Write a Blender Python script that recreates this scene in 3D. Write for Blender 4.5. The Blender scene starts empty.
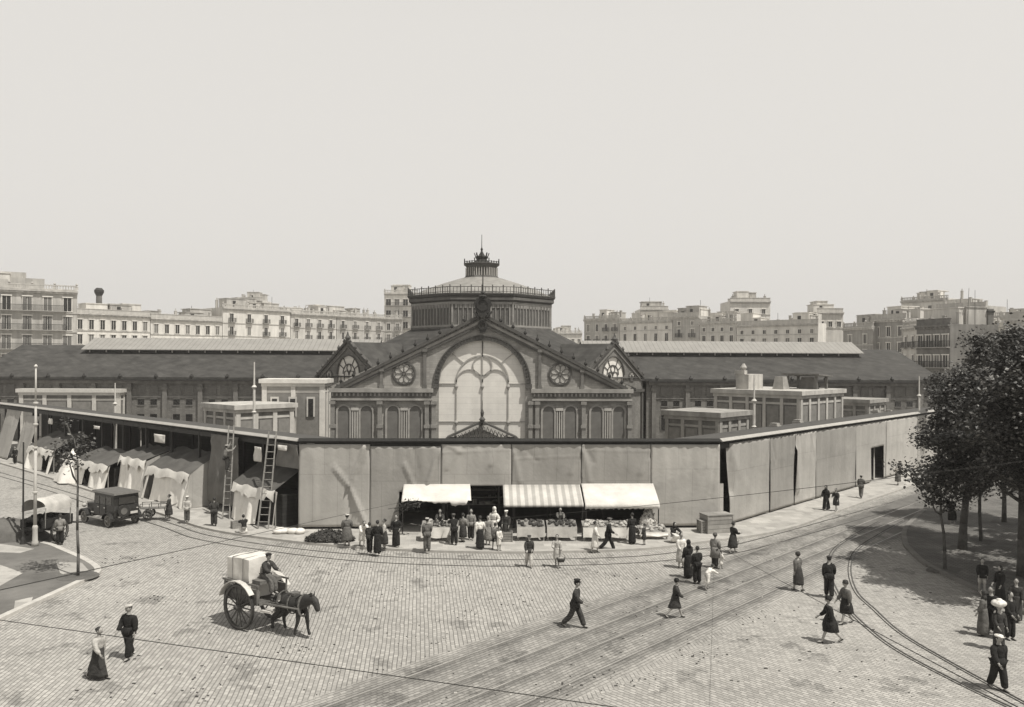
import bpy, bmesh, math, random
from mathutils import Vector, Matrix
random.seed(7)
R = math.radians
scene = bpy.context.scene
COL = scene.collection

# ------------------------------------------------------------------ camera, sky, sun, exposure
FPX, TH, PHI, HC = 826.0, R(2.4), R(0.28), 10.0
cam_data = bpy.data.cameras.new("camera")
cam = bpy.data.objects.new("camera", cam_data)
COL.objects.link(cam)
cam.matrix_world = Matrix.Translation((0, 0, HC)) @ Matrix.Rotation(-TH, 4, 'Z') @ Matrix.Rotation(R(90), 4, 'X') @ Matrix.Rotation(PHI, 4, 'Z')
cam_data.sensor_width = 36.0
cam_data.lens = 36.0 * FPX / 1024.0
cam_data.shift_y = 6.5 / 1024.0
cam_data.clip_start = 0.2
cam_data.clip_end = 4000
scene.camera = cam

SUN_H = Vector((0.40, -0.34, 1.0)).normalized()          # direction towards the sun
sun_el = math.asin(SUN_H.z)
sun_az = math.atan2(SUN_H.x, SUN_H.y)
world = bpy.data.worlds.new("World")
scene.world = world
world.use_nodes = True
wn, wl = world.node_tree.nodes, world.node_tree.links
bgn = wn["Background"]
sky = wn.new("ShaderNodeTexSky")
sky.sky_type = 'NISHITA'
sky.sun_disc = False
sky.sun_elevation = sun_el
sky.sun_rotation = sun_az
sky.air_density = 2.0
sky.dust_density = 6.0
sky.ozone_density = 1.0
bw = wn.new("ShaderNodeRGBToBW")
wl.new(sky.outputs[0], bw.inputs[0])
mixw = wn.new("ShaderNodeMath"); mixw.operation = 'MULTIPLY_ADD'
mixw.inputs[1].default_value = 0.22
mixw.inputs[2].default_value = 7.9
wl.new(bw.outputs[0], mixw.inputs[0])
tint = wn.new("ShaderNodeMix"); tint.data_type = 'RGBA'; tint.blend_type = 'MULTIPLY'
tint.inputs[0].default_value = 1.0
# low sky bright as in haze; sky above the view dimmed to deepen shadows
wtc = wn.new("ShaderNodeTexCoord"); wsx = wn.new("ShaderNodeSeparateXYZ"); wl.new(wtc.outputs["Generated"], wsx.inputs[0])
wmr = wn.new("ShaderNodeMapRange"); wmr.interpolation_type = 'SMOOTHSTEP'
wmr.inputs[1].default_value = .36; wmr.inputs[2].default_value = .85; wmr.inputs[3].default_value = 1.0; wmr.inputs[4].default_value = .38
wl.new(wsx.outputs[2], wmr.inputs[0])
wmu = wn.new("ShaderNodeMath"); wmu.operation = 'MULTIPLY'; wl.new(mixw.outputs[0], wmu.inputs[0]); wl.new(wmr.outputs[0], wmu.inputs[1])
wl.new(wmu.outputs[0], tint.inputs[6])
tint.inputs[7].default_value = (1.0, 0.970, 0.922, 1)
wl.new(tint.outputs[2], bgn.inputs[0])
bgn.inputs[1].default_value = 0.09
sd = bpy.data.lights.new("sun", 'SUN')
sd.energy = 5.0
sd.angle = R(0.6)
sd.color = (1.0, 0.965, 0.90)
sun = bpy.data.objects.new("sun", sd)
COL.objects.link(sun)
sun.rotation_euler = SUN_H.to_track_quat('Z', 'Y').to_euler()
sun.location = (40, -40, 90)
scene.view_settings.view_transform = 'Standard'
scene.view_settings.look = 'None'
scene.view_settings.gamma = 1.0
scene.view_settings.exposure = 0.0
scene.cycles.max_bounces = 5
scene.cycles.diffuse_bounces = 3
scene.cycles.glossy_bounces = 2
scene.cycles.volume_bounces = 0

# ------------------------------------------------------------------ pixel helpers (ground points)
def unroll(u, v):
    du, dv = u - 512.0, v - 360.0
    return du + PHI * dv, dv - PHI * du
def W(u, v, z=0.0):
    du, dv = unroll(u, v)
    d = FPX * (HC - z) / dv
    lat = du / FPX * d
    return Vector((lat * math.cos(TH) + d * math.sin(TH), -lat * math.sin(TH) + d * math.cos(TH), z))
def WD(u, v, d):
    du, dv = unroll(u, v)
    lat = du / FPX * d
    return Vector((lat * math.cos(TH) + d * math.sin(TH), -lat * math.sin(TH) + d * math.cos(TH), HC - dv / FPX * d))
def HZ(v, u, y):
    "height of the thing seen at pixel u, v when it stands at about depth y"
    return HC - unroll(u, v)[1] / FPX * y

# ------------------------------------------------------------------ mesh builder
class MB:
    def __init__(s, M=None):
        s.v, s.f, s.m = [], [], []
        s.M = M
    def add(s, verts, faces, mi=0):
        b = len(s.v)
        for p in verts:
            p = Vector(p)
            if s.M is not None: p = s.M @ p
            s.v.append(p)
        for f in faces:
            s.f.append([b + i for i in f]); s.m.append(mi)
    def box(s, x0, x1, y0, y1, z0, z1, mi=0):
        s.add([(x0,y0,z0),(x1,y0,z0),(x1,y1,z0),(x0,y1,z0),(x0,y0,z1),(x1,y0,z1),(x1,y1,z1),(x0,y1,z1)],
              [(0,3,2,1),(4,5,6,7),(0,1,5,4),(1,2,6,5),(2,3,7,6),(3,0,4,7)], mi)
    def hexa(s, b, t, mi=0):
        s.add(list(b)+list(t), [(0,3,2,1),(4,5,6,7),(0,1,5,4),(1,2,6,5),(2,3,7,6),(3,0,4,7)], mi)
    def bar(s, a, b, w, h, mi=0, up=(0,0,1)):
        a, b = Vector(a), Vector(b)
        d = (b-a).normalized(); up = Vector(up)
        if abs(d.dot(up)) > .98: up = Vector((0,1,0))
        sx = d.cross(up).normalized()*w/2; sz = sx.cross(d).normalized()*h/2
        s.add([a-sx-sz,a+sx-sz,a+sx+sz,a-sx+sz,b-sx-sz,b+sx-sz,b+sx+sz,b-sx+sz],
              [(0,1,2,3),(7,6,5,4),(0,4,5,1),(1,5,6,2),(2,6,7,3),(3,7,4,0)], mi)
    def cyl(s, a, b, r0, r1=None, n=8, mi=0, caps=True):
        a, b = Vector(a), Vector(b)
        if r1 is None: r1 = r0
        d = (b-a).normalized(); up = Vector((0,0,1)) if abs(d.z) < .9 else Vector((1,0,0))
        x = d.cross(up).normalized(); y = d.cross(x)
        vs = []
        for c, r in ((a, r0), (b, r1)):
            for i in range(n):
                t = 2*math.pi*i/n
                vs.append(c + x*math.cos(t)*r + y*math.sin(t)*r)
        fs = [(i, i+n, (i+1)%n+n, (i+1)%n) for i in range(n)]
        if caps: fs += [tuple(range(n)), tuple(range(2*n-1, n-1, -1))]
        s.add(vs, fs, mi)
    def lathe(s, prof, c=(0,0,0), n=12, mi=0, rot=0.0, sx=1.0, sy=1.0):
        c = Vector(c); vs = []
        for r, z in prof:
            for i in range(n):
                t = 2*math.pi*i/n + rot
                vs.append(c + Vector((math.cos(t)*r*sx, math.sin(t)*r*sy, z)))
        fs = []
        for k in range(len(prof)-1):
            for i in range(n):
                fs.append((k*n+i, k*n+(i+1)%n, (k+1)*n+(i+1)%n, (k+1)*n+i))
        fs.append(tuple(range(n-1, -1, -1)))
        b = (len(prof)-1)*n
        fs.append(tuple(range(b, b+n)))
        s.add(vs, fs, mi)
    def prism(s, poly, z0, z1, mi=0):
        "horizontal polygon (ccw) extruded up"
        n = len(poly)
        vs = [(p[0], p[1], z0) for p in poly] + [(p[0], p[1], z1) for p in poly]
        fs = [tuple(range(n-1,-1,-1)), tuple(range(n, 2*n))] + [(i, (i+1)%n, (i+1)%n+n, i+n) for i in range(n)]
        s.add(vs, fs, mi)
    def slab(s, poly, y0, y1, mi=0):
        "vertical polygon in x,z extruded along y"
        n = len(poly)
        vs = [(p[0], y0, p[1]) for p in poly] + [(p[0], y1, p[1]) for p in poly]
        fs = [tuple(range(n)), tuple(range(2*n-1, n-1, -1))] + [(i, i+n, (i+1)%n+n, (i+1)%n) for i in range(n)]
        s.add(vs, fs, mi)
    def arc(s, cx, cz, r0, r1, a0, a1, y0, y1, n=20, mi=0):
        "ring segment in the x,z plane between radii r0<r1"
        for i in range(n):
            t0 = a0+(a1-a0)*i/n; t1 = a0+(a1-a0)*(i+1)/n
            q = [(cx+r0*math.cos(t0), cz+r0*math.sin(t0)), (cx+r1*math.cos(t0), cz+r1*math.sin(t0)),
                 (cx+r1*math.cos(t1), cz+r1*math.sin(t1)), (cx+r0*math.cos(t1), cz+r0*math.sin(t1))]
            vs = [(p[0], y0, p[1]) for p in q] + [(p[0], y1, p[1]) for p in q]
            s.add(vs, [(0,1,2,3),(7,6,5,4),(1,5,6,2),(3,7,4,0)], mi)
    def ell(s, c, rx, ry, rz, n=10, k=6, mi=0):
        pr = []
        for j in range(k+1):
            a = -math.pi/2 + math.pi*j/k
            pr.append((max(math.cos(a), .02), math.sin(a)*rz))
        s.lathe(pr, c, n, mi, 0, rx, ry)
    def blade(s, pts, w, mi=0):
        for a, b in zip(pts[:-1], pts[1:]): s.bar(a, b, w, w, mi)
    def build(s, name, mats, parent=None, smooth=False, loc=None):
        me = bpy.data.meshes.new(name)
        me.from_pydata([tuple(p) for p in s.v], [], s.f)
        if not isinstance(mats, (list, tuple)): mats = [mats]
        for m in mats: me.materials.append(m)
        me.polygons.foreach_set("material_index", s.m)
        if smooth: me.polygons.foreach_set("use_smooth", [True]*len(s.f))
        me.update()
        o = bpy.data.objects.new(name, me)
        COL.objects.link(o)
        if parent is not None: o.parent = parent
        if loc is not None: o.location = loc
        return o

def tag(o, label=None, cat=None, group=None, kind=None):
    if label: o['label'] = label
    if cat: o['category'] = cat
    if group: o['group'] = group
    if kind: o['kind'] = kind
    return o
def empty(name, loc, label, cat, group=None, rz=0.0):
    o = bpy.data.objects.new(name, None)
    o.empty_display_size = .3
    COL.objects.link(o)
    o.location = loc; o.rotation_euler = (0, 0, rz)
    return tag(o, label, cat, group)
def inst(src, parent, loc, rz=0.0, scale=None, label=None):
    c = src.copy(); COL.objects.link(c); c.parent = parent
    c.location = loc; c.rotation_euler = (0, 0, rz)
    if scale: c.scale = scale
    return c
def kids(root):
    return [o for o in bpy.data.objects if o.parent == root]
def copy_thing(root, loc, rz, label):
    r = root.copy(); COL.objects.link(r); r.location = loc; r.rotation_euler = (0, 0, rz)
    r['label'] = label
    for ch in list(kids(root)):
        c = ch.copy(); COL.objects.link(c); c.parent = r
        for g in list(kids(ch)):
            d = g.copy(); COL.objects.link(d); d.parent = c
    return r

# ------------------------------------------------------------------ materials
def sep(g, t=1.0):
    return (g, g*(1-.036*t), g*(1-.105*t), 1)
MATS = {}
def mat(name, g, var=.25, scale=1.5, rough=.85, bump=0.0, bscale=20, pattern=None, streak=0.0, metal=0.0, spec=.3, dark=.5, **kw):
    if name in MATS: return MATS[name]
    m = bpy.data.materials.new(name); m.use_nodes = True
    N, L = m.node_tree.nodes, m.node_tree.links
    b = N["Principled BSDF"]
    b.inputs["Roughness"].default_value = rough
    b.inputs["Metallic"].default_value = metal
    b.inputs["Specular IOR Level"].default_value = spec
    tc = N.new("ShaderNodeTexCoord")
    src = tc.outputs["Object"]
    if kw.get('world'):
        geo = N.new("ShaderNodeNewGeometry"); src = geo.outputs["Position"]
    n1 = N.new("ShaderNodeTexNoise"); n1.inputs["Scale"].default_value = scale; n1.inputs["Detail"].default_value = 8
    n1.inputs["Roughness"].default_value = .65
    L.new(src, n1.inputs["Vector"])
    mr = N.new("ShaderNodeMapRange"); mr.inputs[1].default_value = .3; mr.inputs[2].default_value = .7
    mr.inputs[3].default_value = 1-var; mr.inputs[4].default_value = 1+var
    L.new(n1.outputs["Fac"], mr.inputs[0])
    fac = mr.outputs[0]
    def mul(a, bsock):
        x = N.new("ShaderNodeMath"); x.operation = 'MULTIPLY'
        L.new(a, x.inputs[0])
        if isinstance(bsock, float): x.inputs[1].default_value = bsock
        else: L.new(bsock, x.inputs[1])
        return x.outputs[0]
    hgt = None
    if streak:
        mp = N.new("ShaderNodeMapping"); mp.inputs["Scale"].default_value = (.75, .75, .09)
        L.new(src, mp.inputs[0])
        n2 = N.new("ShaderNodeTexNoise"); n2.inputs["Scale"].default_value = 1.6; n2.inputs["Detail"].default_value = 5
        L.new(mp.outputs[0], n2.inputs["Vector"])
        m2 = N.new("ShaderNodeMapRange"); m2.inputs[1].default_value = .35; m2.inputs[2].default_value = .7
        m2.inputs[3].default_value = 1+streak*.4; m2.inputs[4].default_value = 1-streak
        L.new(n2.outputs["Fac"], m2.inputs[0]); fac = mul(fac, m2.outputs[0])
    if pattern:
        mp = N.new("ShaderNodeMapping"); mp.inputs["Rotation"].default_value = kw.get('rot', (0,0,0))
        mp.inputs["Scale"].default_value = kw.get('pscale', (1,1,1))
        if pattern in ('brick', 'plank', 'tile') and not kw.get('flat'):
            # walls: use x+y along, z up
            sx = N.new("ShaderNodeSeparateXYZ"); L.new(src, sx.inputs[0])
            ad = N.new("ShaderNodeMath"); ad.operation = 'ADD'; L.new(sx.outputs[0], ad.inputs[0]); L.new(sx.outputs[1], ad.inputs[1])
            cb = N.new("ShaderNodeCombineXYZ"); L.new(ad.outputs[0], cb.inputs[0]); L.new(sx.outputs[2], cb.inputs[1])
            L.new(cb.outputs[0], mp.inputs[0])
        else: L.new(src, mp.inputs[0])
        if pattern in ('brick', 'plank', 'tile'):
            br = N.new("ShaderNodeTexBrick")
            br.inputs["Color1"].default_value = (1,1,1,1); c2 = kw.get("c2", .72); br.inputs["Color2"].default_value = (c2,c2,c2,1)
            br.inputs["Mortar"].default_value = (dark,dark,dark,1)
            br.inputs["Scale"].default_value = 1.0
            br.inputs["Brick Width"].default_value = kw.get('bw', .3); br.inputs["Row Height"].default_value = kw.get('rh', .1)
            br.inputs["Mortar Size"].default_value = kw.get('ms', .01)
            L.new(mp.outputs[0], br.inputs[0])
            rb = N.new("ShaderNodeRGBToBW"); L.new(br.outputs["Color"], rb.inputs[0])
            fac = mul(fac, rb.outputs[0]); hgt = rb.outputs[0]
        else:
            wv = N.new("ShaderNodeTexWave"); wv.inputs["Scale"].default_value = kw.get('ws', 2.0)
            wv.bands_direction = kw.get('dir', 'X'); wv.inputs["Distortion"].default_value = kw.get('dist', 0.0)
            L.new(mp.outputs[0], wv.inputs[0])
            m3 = N.new("ShaderNodeMapRange"); m3.inputs[1].default_value = kw.get('w0', .45); m3.inputs[2].default_value = kw.get('w1', .55)
            m3.inputs[3].default_value = dark; m3.inputs[4].default_value = 1
            L.new(wv.outputs["Fac"], m3.inputs[0]); fac = mul(fac, m3.outputs[0]); hgt = m3.outputs[0]
    mx = N.new("ShaderNodeMix"); mx.data_type = 'RGBA'; mx.blend_type = 'MULTIPLY'; mx.inputs[0].default_value = 1
    mx.inputs[6].default_value = sep(g)
    L.new(fac, mx.inputs[7])
    L.new(mx.outputs[2], b.inputs["Base Color"])
    if bump:
        nb = N.new("ShaderNodeTexNoise"); nb.inputs["Scale"].default_value = bscale; nb.inputs["Detail"].default_value = 4
        L.new(src, nb.inputs["Vector"])
        bp = N.new("ShaderNodeBump"); bp.inputs["Strength"].default_value = bump; bp.inputs["Distance"].default_value = .05
        if hgt is not None and kw.get('pbump'):
            ad = N.new("ShaderNodeMath"); ad.operation = 'ADD'; L.new(nb.outputs["Fac"], ad.inputs[0]); L.new(hgt, ad.inputs[1])
            L.new(ad.outputs[0], bp.inputs["Height"])
        else: L.new(nb.outputs["Fac"], bp.inputs["Height"])
        L.new(bp.outputs[0], b.inputs["Normal"])
    MATS[name] = m
    return m

STONE = mat('stone', .30, .22, 1.2, streak=.25)
STONE_L = mat('pale_stone', .44, .15, 1.2, streak=.22)
STONE_D = mat('dark_stone', .15, .25, 1.5, streak=.3)
BRICK = mat('brick', .19, .22, .8, pattern='brick', bw=.42, rh=.14, ms=.018, dark=.65, streak=.25)
BRICK_L = mat('pale_brick', .35, .2, .8, pattern='brick', bw=.42, rh=.14, ms=.02, dark=.75, streak=.2)
PLASTER = [mat('plaster_a', .50, .14, .35, streak=.22), mat('plaster_b', .40, .16, .35, streak=.28),
           mat('plaster_c', .60, .12, .35, streak=.18), mat('plaster_d', .28, .18, .35, streak=.3),
           mat('plaster_shaded', .17, .2, .35, streak=.3)]  # darkest plaster: shade of the right street-end facade put into its colour
TILE = mat('slate', .062, .3, .6, .8, pattern='tile', bw=.8, rh=.5, ms=.03, dark=.8, streak=.25)
ZINC = mat('zinc', .27, .12, .8, .6, pattern='wave', ws=.5, w0=.02, w1=.1, dark=.72, dir='X')
IRON = mat('iron', .03, .25, 3, .6)
IRON_M = mat('weathered_iron', .075, .3, 3, .7)
GLASSD = mat('dark_glass', .02, .5, .8, .25, spec=.6)
SHUT = mat('louvred_shutter', .17, .15, 2, .7, pattern='wave', ws=3.5, w0=.3, w1=.6, dark=.6, dir='Z')
WHITEG = mat('whitened_glass', .68, .08, 1.1, .6, pattern='tile', bw=6.0, rh=.42, ms=.018, dark=.86, streak=.08, c2=.95)
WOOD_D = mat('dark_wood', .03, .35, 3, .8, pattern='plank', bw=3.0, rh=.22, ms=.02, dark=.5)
WOOD = mat('wood', .20, .3, 3, .8, pattern='plank', bw=3.0, rh=.22, ms=.02, dark=.5)
WOODP = mat('plain_wood', .22, .3, 5, .8)
CANVAS = mat('canvas', .35, .13, .5, .9, bump=.35, bscale=4, streak=.06, pattern='tile', bw=1.45, rh=3.3, ms=.02, dark=.84, c2=.94)
CANVAS2 = mat('greyer_canvas', .29, .16, .5, .9, bump=.35, bscale=4, streak=.08, pattern='tile', bw=1.3, rh=2.9, ms=.02, dark=.82, c2=.93)
CANVAS3 = mat('bleached_hoarding_canvas', .40, .14, .6, .9, bump=.35, bscale=4, streak=.08, pattern='tile', bw=1.6, rh=3.6, ms=.02, dark=.84, c2=.95)
CANVAS_D = mat('dull_canvas', .17, .25, .8, .9, bump=.4, bscale=5, streak=.1)
TARP = mat('dark_tarpaulin', .09, .3, .8, .9, bump=.4, bscale=4)
SAIL = mat('white_canvas', .62, .16, 1.1, .9, bump=.35, bscale=5, streak=.06)
SAIL_G = mat('soiled_canvas', .45, .22, 1.4, .9, bump=.4, bscale=4, streak=.25)
STRIPE = mat('striped_canvas', .52, .12, 2, .9, pattern='wave', ws=.72, w0=.42, w1=.5, dark=.68, dir='X', bump=.2, bscale=5)
PAINTW = mat('white_paint', .52, .15, 3, .5)
# ------------------------------------------------------------------ ground
def setts(name, g, rot2=None):
    m = bpy.data.materials.new(name); m.use_nodes = True
    N, L = m.node_tree.nodes, m.node_tree.links
    b = N["Principled BSDF"]; b.inputs["Roughness"].default_value = .8; b.inputs["Specular IOR Level"].default_value = .25
    geo = N.new("ShaderNodeNewGeometry"); P = geo.outputs["Position"]
    def math_(op, a, bb=None, c=None):
        x = N.new("ShaderNodeMath"); x.operation = op
        for i, s in enumerate((a, bb, c)):
            if s is None: continue
            if isinstance(s, (int, float)): x.inputs[i].default_value = s
            else: L.new(s, x.inputs[i])
        return x.outputs[0]
    def rng(a, i0, i1, o0, o1):
        x = N.new("ShaderNodeMapRange"); L.new(a, x.inputs[0])
        for k, s in enumerate((i0, i1, o0, o1)): x.inputs[k+1].default_value = s
        return x.outputs[0]
    def brick(rotz, bw_, rh_, wob=.022):
        mp = N.new("ShaderNodeMapping"); mp.inputs["Rotation"].default_value = (0,0,rotz)
        nz = N.new("ShaderNodeTexNoise"); nz.inputs["Scale"].default_value = .5; nz.inputs["Detail"].default_value = 3
        L.new(P, nz.inputs["Vector"])
        vm = N.new("ShaderNodeVectorMath"); vm.operation = 'MULTIPLY_ADD'; L.new(nz.outputs["Color"], vm.inputs[0])
        vm.inputs[1].default_value = (wob*6,)*3; L.new(P, vm.inputs[2])
        L.new(vm.outputs[0], mp.inputs[0])
        br = N.new("ShaderNodeTexBrick"); br.inputs["Scale"].default_value = 1
        br.inputs["Color1"].default_value = (1.15,1.15,1.15,1); br.inputs["Color2"].default_value = (.78,.78,.78,1)
        br.inputs["Mortar"].default_value = (.60,.60,.60,1)
        br.inputs["Brick Width"].default_value = bw_; br.inputs["Row Height"].default_value = rh_
        br.inputs["Mortar Size"].default_value = .014; br.inputs["Mortar Smooth"].default_value = .3
        L.new(mp.outputs[0], br.inputs[0])
        b2_ = N.new("ShaderNodeTexBrick"); b2_.inputs["Scale"].default_value = 1
        for q_, c_ in (("Color1", 1.0), ("Color2", 1.0), ("Mortar", .66)): b2_.inputs[q_].default_value = (c_, c_, c_, 1)
        b2_.inputs["Brick Width"].default_value = 900.0; b2_.inputs["Row Height"].default_value = rh_
        b2_.inputs["Mortar Size"].default_value = .020; b2_.inputs["Mortar Smooth"].default_value = .4
        va = N.new("ShaderNodeVectorMath"); va.operation = "ADD"; va.inputs[1].default_value = (220, 0, 0); L.new(mp.outputs[0], va.inputs[0]); L.new(va.outputs[0], b2_.inputs[0])
        rb = N.new("ShaderNodeRGBToBW"); L.new(br.outputs["Color"], rb.inputs[0])
        rb2 = N.new("ShaderNodeRGBToBW"); L.new(b2_.outputs["Color"], rb2.inputs[0])
        return math_('MULTIPLY', rb.outputs[0], rb2.outputs[0])
    sx = N.new("ShaderNodeSeparateXYZ"); L.new(P, sx.inputs[0])
    n_ = math_('MULTIPLY', math_('SUBTRACT', sx.outputs[0], sx.outputs[1]), .7071)   # across the right street
    b1 = brick(R(86), .23, .15); b2 = brick(R(50), .23, .15); b3 = brick(R(-45), .23, .15)
    # 1: open square, 2: right of tracks
    k2 = rng(n_, -14.9, -14.6, 0, 1)
    mixa = math_('ADD', math_('MULTIPLY', b1, math_('SUBTRACT', 1, k2)), math_('MULTIPLY', b2, k2))
    k3 = math_('MULTIPLY', rng(n_, -20.9, -20.7, 0, 1), rng(n_, -15.2, -14.9, 1, 0))
    mixb = math_('ADD', math_('MULTIPLY', mixa, math_('SUBTRACT', 1, k3)), math_('MULTIPLY', b3, k3))
    # stains
    def noise(sc, det, lo, hi, o0, o1, mapsc=None, rz=0):
        nn = N.new("ShaderNodeTexNoise"); nn.inputs["Scale"].default_value = sc; nn.inputs["Detail"].default_value = det
        nn.inputs["Roughness"].default_value = .65
        if mapsc:
            mp = N.new("ShaderNodeMapping"); mp.inputs["Scale"].default_value = mapsc; mp.inputs["Rotation"].default_value = (0,0,rz)
            L.new(P, mp.inputs[0]); L.new(mp.outputs[0], nn.inputs["Vector"])
        else: L.new(P, nn.inputs["Vector"])
        return rng(nn.outputs["Fac"], lo, hi, o0, o1)
    s1 = noise(.1, 7, .35, .65, .88, 1.08)
    s2 = noise(.5, 10, .585, .62, 1, .68)
    s3 = noise(6.0, 5, .3, .7, .93, 1.06)
    s4 = noise(1.0, 6, .60, .68, 1, .82, (.35, 2.0, 1), R(-45))
    vis = noise(.5, 6, .38, .62, .88, 1.05)
    mixb2 = math_('ADD', .92, math_('MULTIPLY', math_('SUBTRACT', mixb, .92), vis))
    base = math_('MULTIPLY', math_('MULTIPLY', mixb2, s1), math_('MULTIPLY', s2, math_('MULTIPLY', s3, s4)))
    # dust and oil bands along the rails
    for r_ in (-20.0, -18.57, -17.4, -15.97):
        dist = math_('ABSOLUTE', math_('SUBTRACT', n_, r_+.16))
        wob = noise(1.1, 6, .3, .7, .0, .28, (.3, 1, 1), R(-45))
        band = rng(math_('ADD', dist, wob), .07, .60, .60, 1)
        base = math_('MULTIPLY', base, band)
    ne = math_('ADD', n_, noise(.6, 6, .3, .7, -.7, .7))
    kb = math_('MULTIPLY', rng(ne, -21.0, -20.3, 0, 1), rng(ne, -15.6, -14.8, 1, 0))
    bed = math_('MULTIPLY', kb, noise(.7, 8, .38, .62, .12, .36))
    base = math_('MULTIPLY', base, math_('SUBTRACT', 1, bed))
    # horse droppings, tyre grime: small dark flecks
    fl = noise(4.0, 5, .68, .73, 1, .65)
    base = math_('MULTIPLY', base, fl)
    mx = N.new("ShaderNodeMix"); mx.data_type = 'RGBA'; mx.blend_type = 'MULTIPLY'; mx.inputs[0].default_value = 1
    mx.inputs[6].default_value = sep(g); L.new(base, mx.inputs[7]); L.new(mx.outputs[2], b.inputs["Base Color"])
    bp = N.new("ShaderNodeBump"); bp.inputs["Strength"].default_value = .5; bp.inputs["Distance"].default_value = .03
    L.new(mixb, bp.inputs["Height"]); L.new(bp.outputs[0], b.inputs["Normal"])
    return m
SETTS = setts('stone_setts', .365)
PAVE = mat('pavement_flags', .42, .16, .5, .85, pattern='tile', flat=True, bw=.6, rh=.6, ms=.012, dark=.8, world=True, bump=.3, bscale=12)
PAVE_D = mat('pavement_setts', .15, .4, .5, .85, pattern='tile', flat=True, bw=.3, rh=.2, ms=.02, dark=.5, world=True, rot=(0,0,R(45)), bump=.3, bscale=12)  # setts darkened in colour as well, to deepen the tree shade
EARTH = mat('earth', .11, .4, .8, .95, bump=.5, bscale=8, world=True)
ASPH = mat('asphalt', .13, .35, .6, .85, bump=.3, bscale=20, world=True)
KERB = mat('kerb_stone', .36, .2, 2, .8, world=True)
RAIL = mat('rail_steel', .07, .4, 2, .45, world=True)

g = MB(); g.add([(-1500,-300,0),(1500,-300,0),(1500,3000,0),(-1500,3000,0)], [(0,1,2,3)])
tag(g.build('ground', SETTS), kind='structure')

def path_strip(mb, pts, off, w, z0, z1, mi=0):
    "a strip following the polyline pts at a sideways offset"
    out = []
    for i, p in enumerate(pts):
        a = pts[max(i-1, 0)]; b = pts[min(i+1, len(pts)-1)]
        t = Vector((b[0]-a[0], b[1]-a[1])).normalized(); n = Vector((t.y, -t.x))
        out.append((Vector((p[0], p[1]))+n*(off-w/2), Vector((p[0], p[1]))+n*(off+w/2)))
    for (a, b), (c, d) in zip(out[:-1], out[1:]):
        mb.hexa([(a.x,a.y,z0),(b.x,b.y,z0),(d.x,d.y,z0),(c.x,c.y,z0)], [(a.x,a.y,z1),(b.x,b.y,z1),(d.x,d.y,z1),(c.x,c.y,z1)], mi)
def smooth(pts, n=8):
    P = [Vector((p[0], p[1])) for p in pts]; out = []
    for i in range(len(P)-1):
        p0 = P[max(i-1,0)]; p1 = P[i]; p2 = P[i+1]; p3 = P[min(i+2, len(P)-1)]
        for k in range(n):
            t = k/n
            out.append(.5*((2*p1)+(p2-p0)*t+(2*p0-5*p1+4*p2-p3)*t*t+(-p0+3*p1-3*p2+p3)*t**3))
    out.append(P[-1]); return out
E1 = Vector((.7071, .7071)); N1 = Vector((.7071, -.7071))         # along / across the right street
def EN(e, n): q = E1*e + N1*n; return (q.x, q.y)

# pavement round the market hall (raised)
PL = Vector((-10.35, 48.5)); PR = Vector((14.4, 48.5))             # corners of the canvas front
kerb_pts = [(-74, 105.6), (-30, 61.6)] + [tuple(p.xy) for p in (W(110,497), W(170,517), W(215,531), W(300,543), W(388,550), W(480,553), W(560,552.5), W(640,550), W(700,543))]
kerb_pts = [(-74, 109.0), (-45, 80.0)] + kerb_pts[2:] + [EN(47, -21.2), EN(60, -21.3), EN(110, -21.3)]
kp = smooth(kerb_pts, 6)
mbk = MB(); path_strip(mbk, kp, 0, .3, -.05, .125)
tag(mbk.build('kerb', KERB), kind='structure')
poly = [tuple(p) for p in kp] + [(130, 108), (60, 260), (-60, 260), (-130, 165)]
mbp = MB(); mbp.prism(poly, -.05, .11)
tag(mbp.build('pavement', PAVE), kind='structure')

# tram rails
def rail(pts, name='tram_rail'):
    mb = MB(); path_strip(mb, pts, 0, .075, -.02, .009); path_strip(mb, pts, .075, .05, -.02, .004, 1)
    return mb
RAILM = [RAIL, mat('rail_groove', .05, .2, 2, .9), mat('worn_rail', .13, .3, 1, .4, world=True), mat('bright_rail', .3, .3, 1, .4, world=True)]
mt = MB()
for n_ in (-20.0, -18.57, -17.4, -15.97):
    pts = [EN(e, n_) for e in range(-10, 200, 5)]
    path_strip(mt, pts, 0, .045, -.02, .012, 3); path_strip(mt, pts, .055, .03, -.02, .008, 2)
cA = [W(u,v).xy for u,v in ((-150,430),(20,478),(100,502),(170,523),(212,536),(300,549),(388,556.5),(480,559.5),(560,559),(640,556),(700,549),(750,541))]
cB = [W(u,v).xy for u,v in ((-150,433),(20,482),(95,506),(160,526),(202,540),(300,555),(380,562.5),(480,566),(560,565.5),(640,562.5),(705,556),(765,546))]
for c, e_, n_ in ((cA, 62, -19.9), (cB, 64, -18.5)):
    c = smooth([tuple(p) for p in c]+[EN(e_, n_)], 6)
    path_strip(mt, c, 0, .05, -.02, .016, 2); path_strip(mt, c, .06, .028, -.02, .011, 1)
cC = [W(u,v).xy for u,v in ((905,521),(880,535),(858,550),(851,568),(857,591),(876,610),(902,633),(947,660),(1024,702),(1100,742))]
cD = [W(u,v).xy for u,v in ((880,522),(856,535),(836,549),(830,565),(834,583),(847,606),(870,629),(900,651),(960,683),(1030,716))]
for c, k in ((cC, .024), (cD, .024)):
    c = smooth([tuple(p) for p in c], 6)
    path_strip(mt, c, 0, .05, -.02, k); path_strip(mt, c, .13, .04, -.02, k-.006, 1)
tag(mt.build('tram_track', RAILM), kind='structure')

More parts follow.
